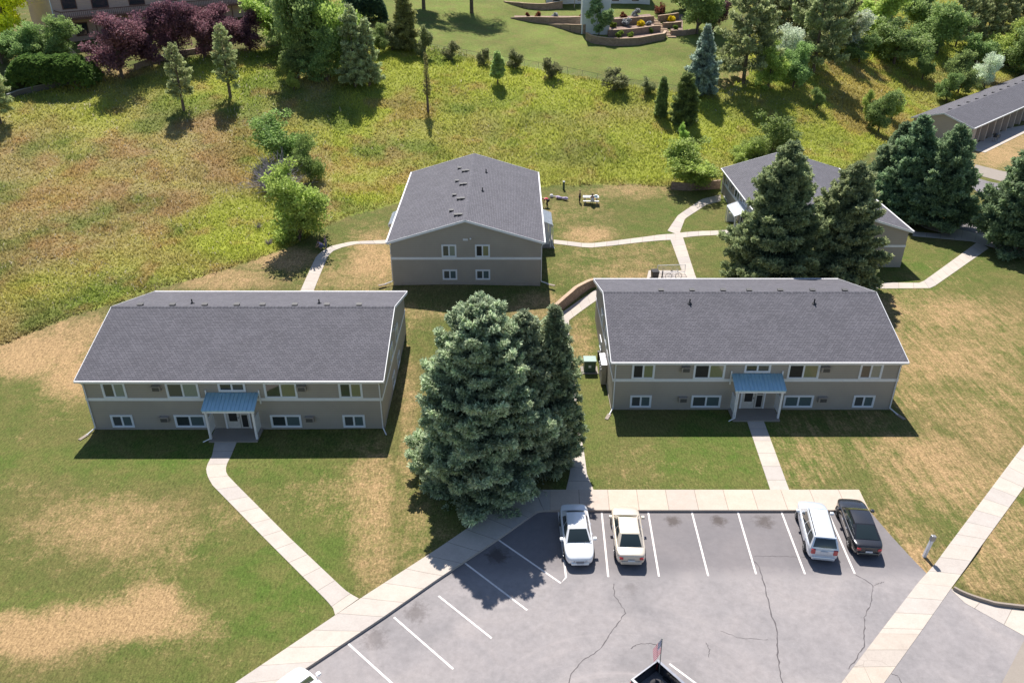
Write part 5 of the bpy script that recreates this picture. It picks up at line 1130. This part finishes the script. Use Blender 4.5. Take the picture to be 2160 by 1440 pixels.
def car(name, loc, rz, label, cat, paint_, L=4.75, W=1.8, st_=None, ga=None, mirror=True, glassm='car_glass', rails=False, rear='sedan', grille='acdark'):
    """x forward. st_: stations (x, halfwidth, z_bottom, z_shoulder, z_top); ga: greenhouse (xA,xB,xC,xD,zb,zr,wb,wr)"""
    root = empty(name, loc, rz, label, cat)
    st_ = [(a, b * {0: .86, 1: .95, len(st_) - 2: .94, len(st_) - 1: .84}.get(i, 1), c, d, e) for i, (a, b, c, d, e) in enumerate(st_)]
    m = MB(); rows = []
    for (x, w, zb, zs, zt) in st_:
        rows.append([(x, -w * .8, zb), (x, -w * .97, zb + .06), (x, -w, zb + (zs - zb) * .45), (x, -w * .985, zs - .05), (x, -w * .93, zs + .01), (x, -w * .6, zt - .01), (x, 0, zt), (x, w * .6, zt - .01), (x, w * .93, zs + .01), (x, w * .985, zs - .05), (x, w, zb + (zs - zb) * .45), (x, w * .97, zb + .06), (x, w * .8, zb)])
    v = [p for r_ in rows for p in r_]; k = len(rows[0]); f = [(i * k + j, (i + 1) * k + j, (i + 1) * k + (j + 1) % k, i * k + (j + 1) % k) for i in range(len(rows) - 1) for j in range(k)]
    f += [tuple(range(k)), tuple(reversed(range((len(rows) - 1) * k, len(rows) * k)))]
    body = m.add(v, f).build('body', M[paint_], root, True); s = body.modifiers.new('s', 'SUBSURF'); s.levels = s.render_levels = 2
    xA, xB, xC, xD, zb, zr, wb, wr = ga
    A0, A1 = (xA, wb, zb), (xA, -wb, zb); B0, B1 = (xB, wr, zr), (xB, -wr, zr); C0, C1 = (xC, wr, zr), (xC, -wr, zr); D0, D1 = (xD, wb, zb), (xD, -wb, zb)
    cab = MB()
    def addp(mb, *a, **kw):
        q = patch(*a, **kw); mb.add(q.v, q.f)
    addp(cab, A1, A0, B0, B1, .05); addp(cab, D0, D1, C1, C0, .05); addp(cab, B1, B0, C0, C1, .035)
    addp(cab, A0, D0, C0, B0, .03); addp(cab, D1, A1, B1, C1, .03)
    cab.build('cabin', M[paint_], root, True)
    patch(A1, A0, B0, B1, .05, .06, .94, .06, .93, .012).build('windshield', M[glassm], root, True)
    patch(D0, D1, C1, C0, .05, .07, .93, .10 if rear == 'sedan' else .18, .92, .012).build('rear_window', M['car_glass'], root, True)
    lo_, hi = .12, .86
    splits = [(.10, .46), (.50, .80)] if rear == 'sedan' else [(.11, .40), (.43, .68), (.72, .93)]
    for (a, b) in splits:
        patch(A0, D0, C0, B0, .03, a, b, lo_, hi, .012).build('side_window', M['car_glass'], root, True)
        patch(D1, A1, B1, C1, .03, 1 - b, 1 - a, lo_, hi, .012).build('side_window', M['car_glass'], root, True)
    xf, xr = st_[-1][0], st_[0][0]; wf = st_[-2][1]; wr_ = st_[1][1]; zf = st_[-1][3]; zrr = st_[0][3]
    wx = L * .30
    for sx in (1, -1):
        for sy in (1, -1):
            wheel(root, sx * wx + (.05 if sx > 0 else -.0), sy * (W / 2 - .09))
            m = MB(); n = 14; v = []
            for i in range(n + 1): a = math.pi * i / n; v += [(sx * wx + .39 * math.cos(a), sy * (W / 2 - .005), .33 + .39 * math.sin(a)), (sx * wx + .39 * math.cos(a), sy * (W / 2 - .3), .33 + .39 * math.sin(a))]
            m.add(v, [(2 * i, 2 * i + 1, 2 * i + 3, 2 * i + 2) for i in range(n)] + [tuple([2 * i for i in range(n + 1)])]); m.build('wheel_arch', M['tyre'], root)
    fl = st_[-1][1]; 
    for sy in (1, -1):
        hl_ = MB(); hl_.add([(xf - .10, sy * (fl * .98), zf - .02), (xf + .015, sy * fl * .55, zf - .05), (xf + .02, sy * fl * .55, zf - .22), (xf - .06, sy * fl * .98, zf - .2), (xf - .34, sy * (fl * 1.06), zf + .05), (xf - .12, sy * fl * .6, zf + .05)], [(0, 1, 2, 3), (4, 5, 1, 0)] if sy < 0 else [(3, 2, 1, 0), (0, 1, 5, 4)]); h_ = hl_.build('headlight', M['clear_lamp'], root)
        sdf = h_.modifiers.new('t', 'SOLIDIFY'); sdf.thickness = .05; sdf.offset = 1
        r1 = st_[0][1]; t_ = MB(); hh = .16 if rear == 'sedan' else .34; zz = zrr - .05 if rear == 'sedan' else zrr + .06
        t_.box(xr - .03, xr + .16, *sorted((sy * r1 * .74, sy * r1 * 1.1)), zz - hh, zz); t_.build('taillight', M['red_lamp'], root, bevel=.03)
        if mirror: MB().box(xA - .42, xA - .2, *sorted((sy * (W / 2 - .02), sy * (W / 2 + .2))), zb + .0, zb + .15).build('mirror', M[paint_], root, bevel=.04)
        for xx in ((xA + xB) / 2 - .55, (xC + xD) / 2 + .75):
            MB().box(xx - .1, xx + .1, *sorted((sy * (W / 2 - .005), sy * (W / 2 + .025))), zb - .16, zb - .12).build('door_handle', M['chrome'], root)
    MB().box(xf - .05, xf + .025, -fl * .42, fl * .42, zf - .24, zf - .07).build('grille', M[grille], root, bevel=.02)
    MB().box(xf - .25, xf + .05, -fl * .93, fl * .93, .28, .48).build('front_bumper', M[paint_], root, bevel=.07)
    MB().box(xr - .06, xr + .25, -st_[0][1] * .97, st_[0][1] * .97, .30, .55).build('rear_bumper', M[paint_], root, bevel=.07)
    MB().box(xf + .05, xf + .065, -.2, .2, .36, .48).build('number_plate', M['plate'], root)
    zpl = zrr - .32 if rear == 'sedan' else zrr - .16
    MB().box(xr - .045, xr - .03, -.2, .2, zpl, zpl + .12).build('number_plate', M['plate'], root)
    MB().box(xr + .3, xf - .3, -W * .4, W * .4, .2, .3).build('underbody', M['black'], root)
    for s_ in (-.25, .3): MB().bar((xA - .02, s_, zb + .045), (xA - .16, s_ + .5, zb + .1), .02, .015).build('wiper', M['black'], root)
    if rails:
        for sy in (1, -1): MB().bar((xB - .1, sy * (wr - .06), zr + .07), (xC + .15, sy * (wr - .06), zr + .07), .045, .05).build('roof_rail', M['black'], root)
    return root
SED = [(-2.37, .74, .34, .86, .9), (-2.25, .84, .26, .93, .98), (-1.8, .88, .22, .96, 1.0), (-1.1, .9, .2, .95, .97), (0, .905, .2, .93, .95), (.9, .9, .2, .91, .93), (1.3, .89, .2, .89, .96), (1.8, .87, .22, .83, .9), (2.2, .81, .26, .74, .8), (2.37, .68, .34, .64, .68)]
SEDG = (1.25, .45, -.95, -1.72, .93, 1.42, .78, .56)
def car_at(fn, front, rear_, L): pass
def placed(x0, y0, x1, y1):                         # rear centre, front centre
    return ((x0 + x1) / 2, (y0 + y1) / 2), math.atan2(y1 - y0, x1 - x0)
c, a = placed(3.85, 40.15, 3.98, 35.4)
car('parked_sedan', (*c, -.13), a, 'white sedan parked nose out, half in the spruce shadow', 'car', 'car_white', st_=SED, ga=SEDG, grille='grey_metal')
c, a = placed(6.95, 35.45, 7.1, 40.2)
car('parked_sedan', (*c, -.13), a, 'champagne beige sedan parked nose to the pavement beside the white one', 'car', 'car_beige', st_=SED, ga=SEDG)
BLK = [(x, w, zb, zs + .02, zt + .02) for x, w, zb, zs, zt in SED]
c, a = placed(21.05, 36.15, 21.55, 40.9)
car('parked_sedan', (*c, -.13), a, 'black sedan in the last stall on the right with tinted rear window', 'car', 'car_black', st_=BLK, ga=(1.2, .35, -.85, -1.85, .95, 1.44, .79, .57))
SUVS = [(-2.38, .80, .36, 1.0, 1.02), (-2.3, .88, .3, 1.02, 1.05), (-1.8, .91, .26, 1.03, 1.06), (-1.0, .92, .25, 1.03, 1.05), (0, .92, .25, 1.02, 1.04), (.9, .92, .25, 1.01, 1.04), (1.3, .91, .26, 1.0, 1.08), (1.8, .89, .28, .96, 1.03), (2.2, .84, .32, .86, .93), (2.37, .7, .4, .74, .78)]
c, a = placed(18.25, 35.75, 18.95, 40.6)
car('parked_suv', (*c, -.13), a, 'silver sport utility vehicle with black roof rails next to the black sedan', 'suv', 'car_silver', W=1.84, st_=SUVS, ga=(1.25, .55, -2.0, -2.33, 1.03, 1.68, .82, .62), rails=True, rear='suv')
# white car at the lower left, nose over the pavement
la, lb = G(828, 1441, 0), G(735, 1357, 0); dv = (lb - la).normalized(); nose = G(600, 1414, .75); ctr = nose - dv * 2.42
car('parked_sedan', (ctr.x, ctr.y, -.13), math.atan2(dv.y, dv.x), 'white car at the bottom left, only its bonnet in view', 'car', 'car_white', st_=SED, ga=SEDG)
# pickup truck with flag
def pickup():
    A = G(1333, 1430, 1.25); B = G(1386, 1391, 1.25); across = (B - A).normalized(); fwd = Vector((across.y, -across.x, 0)); 
    mid = (A + B) / 2; wB = 1.9; root = empty('pickup_truck', (mid.x, mid.y, -.13), math.atan2(fwd.y, fwd.x), 'dark pickup truck at the bottom edge with an open bed', 'pickup truck'); W = .95
    b = MB(); Lb = 1.9
    b.box(0, .06, -W, W, .62, 1.32); b.build('tailgate', M['car_black'], root, bevel=.02)
    for s in (-1, 1):
        m = MB(); m.box(.06, Lb, *sorted((s * (W - .1), s * W)), .55, 1.34); m.build('bed_side', M['car_black'], root, bevel=.02)
        MB().box(.0, Lb, *sorted((s * (W - .12), s * (W + .01))), 1.34, 1.375).build('bed_rail', M['chrome'], root); MB().box(-.03, .1, *sorted((s * (W - .12), s * (W + .01))), .8, 1.15).build('taillight', M['red_lamp'], root)
    MB().box(-.005, .065, -W + .13, W - .13, 1.32, 1.36).build('tailgate_cap', M['chrome'], root)
    m = MB(); m.box(.06, Lb, -W + .1, W - .1, .6, .66)
    for i in range(14): y = -.8 + i * .118; m.box(.07, Lb - .02, y, y + .055, .66, .685)
    m.build('bed_floor', M['grey_metal'], root)
    m = MB(); m.box(Lb, Lb + .08, -W, W, .55, 1.42); m.build('bed_front', M['car_black'], root)
    cb = MB(); rows = [(Lb + .1, .95, 1.2), (Lb + .45, .8, 1.85), (Lb + 1.7, .78, 1.88), (Lb + 2.4, .9, 1.25), (Lb + 3.5, .9, 1.1), (Lb + 3.7, .8, .7)]
    v = []
    for x, w, z in rows: v += [(x, -W, .35), (x, -w, z), (x, w, z), (x, W, .35)]
    cb.add(v, [(4 * i + j, 4 * i + 4 + j, 4 * i + 5 + j, 4 * i + 1 + j) for i in range(5) for j in range(3)] + [(0, 1, 2, 3), (23, 22, 21, 20)]); cb.build('cab', M['car_black'], root)
    patch((Lb + .1, -.8, 1.28), (Lb + .1, .8, 1.28), (Lb + .44, .72, 1.8), (Lb + .44, -.72, 1.8), 0, off=.0).build('rear_window', M['car_glass'], root).location = (-.03, 0, .0)
    for x in (.75, Lb + 2.9):
        for y in (-.86, .86): wheel(root, x, y, .38, .24)
    MB().box(-.22, -.02, -W, W, .38, .55).build('rear_bumper', M['chrome'], root, bevel=.03)
    MB().box(.06, .07 + Lb + 3.4, -.7, .7, .3, .55).build('chassis', M['black'], root)
    R0 = Matrix.Translation(root.location) @ Matrix.Rotation(root.rotation_euler.z, 4, 'Z')
    # things in the bed
    p = R0 @ Vector((.75, .15, .69)); t = MB()
    t.lathe([(.14, 0), (.36, 0), (.4, .08), (.36, .17), (.2, .17), (.14, .08)], 20); o = t.build('spare_wheel', M['c_darkcloth'], loc=p, smooth=True); tag(o, 'dark round spare wheel lying in the pickup bed', 'wheel')
    # flag: pole clamped at the bed's corner
    base = R0 @ Vector((.35, .72, .69)); fl = empty('flag', base, root.rotation_euler.z, 'stars and stripes flag drooping from its pole at the corner of the pickup bed', 'flag')
    MB().tube((0, 0, 0), (-.12, .05, 2.5), .02).build('pole', M['galv'], fl)
    # draped cloth: hoist along the pole, folds hanging
    nu, nv = 40, 26; V_ = []; Cc = []
    for j in range(nv + 1):
        v_ = j / nv
        for i in range(nu + 1):
            u = i / nu; pole = Vector((-.12, .05, 2.5)) * (1 - .38 * (v_))
            outx = -.34 * u ** .8 * (1 - .15 * v_); fold = .06 * math.sin(u * 11 + v_ * 2) * u
            V_.append(pole + Vector((outx * .9, outx * .45 + fold, -.95 * u - .04 * math.sin(u * 6))))
            red = int(v_ * 13) % 2 == 0; can = u < .4 and v_ < 7 / 13
            star = can and (math.hypot((u * 15) % 1 - .5, (v_ * 20) % 1 - .5) < .28)
            Cc.append((.6, .6, .62) if star else (.025, .05, .14) if can else (.42, .03, .06) if red else (.68, .62, .68))
    F_ = [(j * (nu + 1) + i, j * (nu + 1) + i + 1, (j + 1) * (nu + 1) + i + 1, (j + 1) * (nu + 1) + i) for j in range(nv) for i in range(nu)]
    mesh_np('cloth', np.array([tuple(p) for p in V_]), np.array(F_), M['grassblade'], fl, col=np.array(Cc), smooth=True)
pickup()

# ------------------------------------------------------------------ people
def person(loc, rz, label, J, top, bottom, hair, scale=1.0):
    root = empty('person', loc, rz, label, 'person'); root.scale = (scale,) * 3
    def skin(name, chains, mat, parent, inflate=1.0, sub=1):
        me = bpy.data.meshes.new(name); vs = []; idx = {}; es = []
        def vid(p, r, key):
            if key in idx: return idx[key]
            idx[key] = len(vs); vs.append((p, r)); return idx[key]
        for ch in chains:
            ids = [vid(J[k][0] if isinstance(k, str) else k[0], J[k][1] if isinstance(k, str) else k[1], k if isinstance(k, str) else (tuple(k[0]))) for k in ch]
            es += list(zip(ids, ids[1:]))
        me.from_pydata([tuple(p) for p, r in vs], es, []); o = bpy.data.objects.new(name, me); COL.objects.link(o); o.parent = parent
        m = o.modifiers.new('skin', 'SKIN'); sk = me.skin_vertices[0].data
        for i, (p, r) in enumerate(vs): sk[i].radius = (r * inflate, r * inflate); sk[i].use_root = (i == 0)
        s = o.modifiers.new('sub', 'SUBSURF'); s.levels = s.render_levels = sub; me.materials.append(M[mat]); return o
    fingers = []
    for sd in ('l', 'r'):
        w = Vector(J['wrist_' + sd][0]); e = Vector(J['elbow_' + sd][0]); d = (w - e).normalized(); sid = d.orthogonal().normalized(); palm = w + d * .07
        J['palm_' + sd] = (palm, .032)
        for k, ln in enumerate((.065, .075, .07, .055)):
            q = palm + sid * (k - 1.5) * .019 + d * .02; fingers.append(['palm_' + sd, (q, .009), (q + d * ln, .008)])
        fingers.append([('wrist_' + sd), (w + sid * .04 + d * .04, .011), (w + sid * .055 + d * .08, .009)])
    arms = [['chest', 'shoulder_' + s, 'elbow_' + s, 'wrist_' + s, 'palm_' + s] for s in 'lr']; legs = [['hip', 'hip_' + s, 'knee_' + s, 'ankle_' + s, 'toe_' + s] for s in 'lr']
    b = skin('body', [['hip', 'waist', 'chest', 'neck', 'head', 'crown']] + arms + legs + fingers, 'skin', root)
    skin('shirt', [['hip', 'waist', 'chest']] + [['chest', 'shoulder_' + s, ((Vector(J['shoulder_' + s][0]) * .5 + Vector(J['elbow_' + s][0]) * .5), .055)] for s in 'lr'], top, root, 1.16)
    skin('trousers', [['hip', 'hip_' + s, 'knee_' + s, 'ankle_' + s] for s in 'lr'], bottom, root, 1.18)
    h = Vector(J['crown'][0]); hd = Vector(J['head'][0]); up = (h - hd).normalized()
    m = MB(); m.lathe([(.118, -.02), (.12, .04), (.09, .1), (.04, .128), (0, .13)], 14); o = m.build('hair', M[hair], root, True); o.location = hd + up * .02 + Vector((-.02, 0, 0)); o.rotation_mode = 'QUATERNION'; o.rotation_quaternion = up.to_track_quat('Z', 'Y')
    fwd = Vector((1, 0, 0)) - up * up.x; fwd.normalize(); m = MB(); m.add([tuple(hd + fwd * .1 + up * .02), tuple(hd + fwd * .13 - up * .015), tuple(hd + fwd * .1 - up * .02 + up.cross(fwd) * .015), tuple(hd + fwd * .1 - up * .02 - up.cross(fwd) * .015)], [(0, 2, 1), (0, 1, 3), (1, 2, 3)]); m.build('nose', M['skin'], b)
    return root
def V3(*a): return Vector(a)
def stand():
    J = dict(hip=(V3(0, 0, .95), .14), waist=(V3(0, 0, 1.1), .125), chest=(V3(0, 0, 1.34), .15), neck=(V3(0, 0, 1.52), .055), head=(V3(.01, 0, 1.64), .09), crown=(V3(.01, 0, 1.72), .075))
    for s, y in (('l', 1), ('r', -1)):
        J.update({'shoulder_' + s: (V3(0, .19 * y, 1.42), .06), 'elbow_' + s: (V3(.03, .25 * y, 1.13), .045), 'wrist_' + s: (V3(.12, .24 * y, .88), .03), 'hip_' + s: (V3(0, .09 * y, .9), .095), 'knee_' + s: (V3(.05 * y, .11 * y, .5), .065), 'ankle_' + s: (V3(.02 * y - .03, .11 * y, .09), .045), 'toe_' + s: (V3(.14, .12 * y, .04), .035)})
    return J
def crouch():
    J = dict(hip=(V3(-.15, 0, .38), .14), waist=(V3(-.08, 0, .52), .125), chest=(V3(.1, 0, .72), .15), neck=(V3(.2, 0, .86), .055), head=(V3(.27, 0, .95), .09), crown=(V3(.31, 0, 1.02), .075))
    for s, y in (('l', 1), ('r', -1)):
        J.update({'shoulder_' + s: (V3(.15, .19 * y, .78), .06), 'elbow_' + s: (V3(.33, .22 * y, .55), .045), 'wrist_' + s: (V3(.5, .12 * y, .38), .03), 'hip_' + s: (V3(-.12, .1 * y, .36), .095), 'knee_' + s: (V3(.26, .17 * y, .45), .065), 'ankle_' + s: (V3(.02, .15 * y, .09), .045), 'toe_' + s: (V3(.2, .17 * y, .04), .035)})
    return J
def bend():
    J = dict(hip=(V3(-.1, 0, .88), .14), waist=(V3(.02, 0, .98), .125), chest=(V3(.25, 0, 1.02), .15), neck=(V3(.42, 0, 1.0), .055), head=(V3(.53, 0, .95), .09), crown=(V3(.6, 0, .92), .075))
    for s, y in (('l', 1), ('r', -1)):
        J.update({'shoulder_' + s: (V3(.3, .19 * y, 1.0), .06), 'elbow_' + s: (V3(.38, .22 * y, .72), .045), 'wrist_' + s: (V3(.42, .15 * y, .47), .03), 'hip_' + s: (V3(-.1, .1 * y, .84), .095), 'knee_' + s: (V3(.04, .12 * y, .47), .065), 'ankle_' + s: (V3(-.06, .12 * y, .09), .045), 'toe_' + s: (V3(.12, .13 * y, .04), .035)})
    return J
def sit():
    J = dict(hip=(V3(-.05, 0, .56), .14), waist=(V3(-.04, 0, .7), .125), chest=(V3(.03, 0, .94), .15), neck=(V3(.06, 0, 1.1), .055), head=(V3(.08, 0, 1.22), .09), crown=(V3(.08, 0, 1.3), .075))
    for s, y in (('l', 1), ('r', -1)):
        J.update({'shoulder_' + s: (V3(.04, .19 * y, 1.02), .06), 'elbow_' + s: (V3(.18, .24 * y, .82), .045), 'wrist_' + s: (V3(.4, .14 * y, .82), .03), 'hip_' + s: (V3(0, .1 * y, .54), .095), 'knee_' + s: (V3(.42, .12 * y, .52), .065), 'ankle_' + s: (V3(.4, .12 * y, .09), .045), 'toe_' + s: (V3(.56, .13 * y, .04), .035)})
    return J
def on(px, py, dz=0): g = G(px, py); return (g.x, g.y, gz(g.x, g.y) + dz)
person(on(688, 524), R(200), 'blond person in a purple shirt standing at the footpath bend', stand(), 'c_purple', 'c_jeans', 'hair_blond', .82)
person(on(678, 525), R(215), 'person in a periwinkle shirt crouching at the footpath bend', crouch(), 'c_periwinkle', 'c_jeans', 'hair_brown')
person(on(1154, 437), R(160), 'person in a red shirt bending over on the lawn by the middle block', bend(), 'c_red', 'c_darkcloth', 'hair_blond')
gpt = G(1246, 428)
person((gpt.x + .1, gpt.y - .8, gz(gpt.x, gpt.y)), R(90), 'white-shirted person sitting at the near side of the picnic table', sit(), 'c_white', 'c_white', 'hair_brown')
person((gpt.x - 1.35, gpt.y - .1, gz(gpt.x, gpt.y)), R(0), 'person in dark clothes standing at the left end of the picnic table', stand(), 'c_darkcloth', 'c_darkcloth', 'hair_blond', .9)
person(on(1953, 452), R(-60), 'person in a bright blue shirt under the street spruces', stand(), 'c_blue', 'c_jeans', 'hair_brown')
# picnic table
root = empty('picnic_table', (gpt.x, gpt.y, gz(gpt.x, gpt.y)), R(-3), 'pale wooden picnic table with benches on the lawn', 'picnic table')
m = MB(); 
for k in range(5): m.box(-.95, .95, -.37 + k * .15, -.24 + k * .15, .72, .76)
m.build('tabletop', M['post_white'], root)
for s in (-1, 1):
    MB().box(-.95, .95, *sorted((s * .62, s * .9)), .42, .46).build('bench_seat', M['post_white'], root)
    m = MB(); m.bar((s * .7, -.3, .72), (s * .7, -.75, 0), .09, .05); m.bar((s * .7, .3, .72), (s * .7, .75, 0), .09, .05); m.bar((s * .7, -.85, .4), (s * .7, .85, .4), .05, .09); m.build('leg_frame', M['wood'], root)
def small(name, px, py, label, cat, build, rz=0):
    root = empty(name, on(px, py), rz, label, cat); build(root); return root
def tubs(root):
    m = MB(); m.lathe([(.0, 0), (.2, 0), (.24, .2), (.16, .36), (0, .4)], 14); m.build('body', M['c_white'], root, True)
    m = MB(); m.tube((.15, 0, .12), (.7, .1, .1), .06); m.build('handle', M['c_white'], root)
def bolster(root):
    m = MB(); m.chain([(-.75, 0, .22), (-.6, 0, .24), (0, 0, .18), (.55, -.1, .22), (.75, -.12, .2)], [.12, .2, .13, .2, .08], 12); m.build('body', M['c_lilac'], root, True)
    MB().lathe([(.14, 0), (.2, .02), (.2, .08), (.14, .1)], 12, (-.62, 0, .18)).build('band', M['c_pink'], root)
small('toy_jug', 1163, 416, 'white plastic jug lying on the lawn left of the long bolster', 'toy', tubs)
small('bolster', 1186, 421, 'long lilac-white bolster lying on the lawn', 'cushion', bolster, R(-15))
small('storage_box', 1258, 421, 'small teal box on the picnic table', 'box', lambda r: (MB().box(-.16, .16, -.12, .12, 0, .16).build('body', M['c_teal'], r, bevel=.02), MB().box(-.17, .17, -.13, .13, .16, .19).build('lid', M['c_white'], r)))
o = bpy.data.objects['storage_box']; o.location = (gpt.x + .6, gpt.y - .05, gz(gpt.x, gpt.y) + .765)
# terrace patio bicycle and grill
x_, y_ = TT(9.5, -1.0); bicycle(x_, y_, .06, aT, 'bicycle parked on the walk before the long terrace', 'grey_metal')
x_, y_ = TT(7.6, -1.2); root = empty('barbecue_grill', (x_, y_, .06), aT, 'black barbecue grill on the walk before the long terrace', 'grill')
MB().box(-.5, .5, -.28, .28, .7, .95).build('firebox', M['black'], root, bevel=.03); m = MB(); m.lathe([(.5, 0), (.46, .2), (.3, .3), (0, .33)], 14, (0, 0, .95)); o = m.build('lid', M['black'], root, True); o.scale = (1, .6, 1)
for sx in (-.42, .42):
    for sy in (-.22, .22): MB().box(sx - .03, sx + .03, sy - .03, sy + .03, 0, .7).build('leg', M['grey_metal'], root)

# ------------------------------------------------------------------ camera, light
cam = bpy.data.cameras.new('camera'); co = bpy.data.objects.new('camera', cam); COL.objects.link(co)
co.location = (0, 0, CH); co.rotation_euler = (R(90 - 28.8), 0, 0); cam.sensor_width = 36; cam.lens = FOC / 2160 * 36; cam.clip_end = 3000; cam.clip_start = .5
sc.camera = co
EL, AZ = 54.0, math.degrees(math.atan2(-.07, .58))
sd_ = Vector((math.sin(R(AZ)) * math.cos(R(EL)), math.cos(R(AZ)) * math.cos(R(EL)), math.sin(R(EL))))
su = bpy.data.lights.new('sun', 'SUN'); su.energy = 5.0; su.angle = R(.5); su.color = (1, .94, .86); so = bpy.data.objects.new('sun', su); COL.objects.link(so)
so.rotation_euler = (-sd_).to_track_quat('-Z', 'Y').to_euler(); so.location = (0, 0, 60)
w = bpy.data.worlds.new('World'); sc.world = w; w.use_nodes = True; nt = w.node_tree
sky = nt.nodes.new('ShaderNodeTexSky'); sky.sky_type = 'NISHITA'; sky.sun_disc = False; sky.sun_elevation = R(EL); sky.sun_rotation = R(AZ); sky.altitude = 1000
bg = nt.nodes['Background']; bg.inputs['Strength'].default_value = .085; nt.links.new(sky.outputs[0], bg.inputs['Color'])
sc.view_settings.view_transform = 'Standard'; sc.view_settings.look = 'None'; sc.view_settings.gamma = 1; sc.view_settings.exposure = .64
sc.render.engine = 'CYCLES'; sc.cycles.max_bounces = 6; sc.cycles.transparent_max_bounces = 4
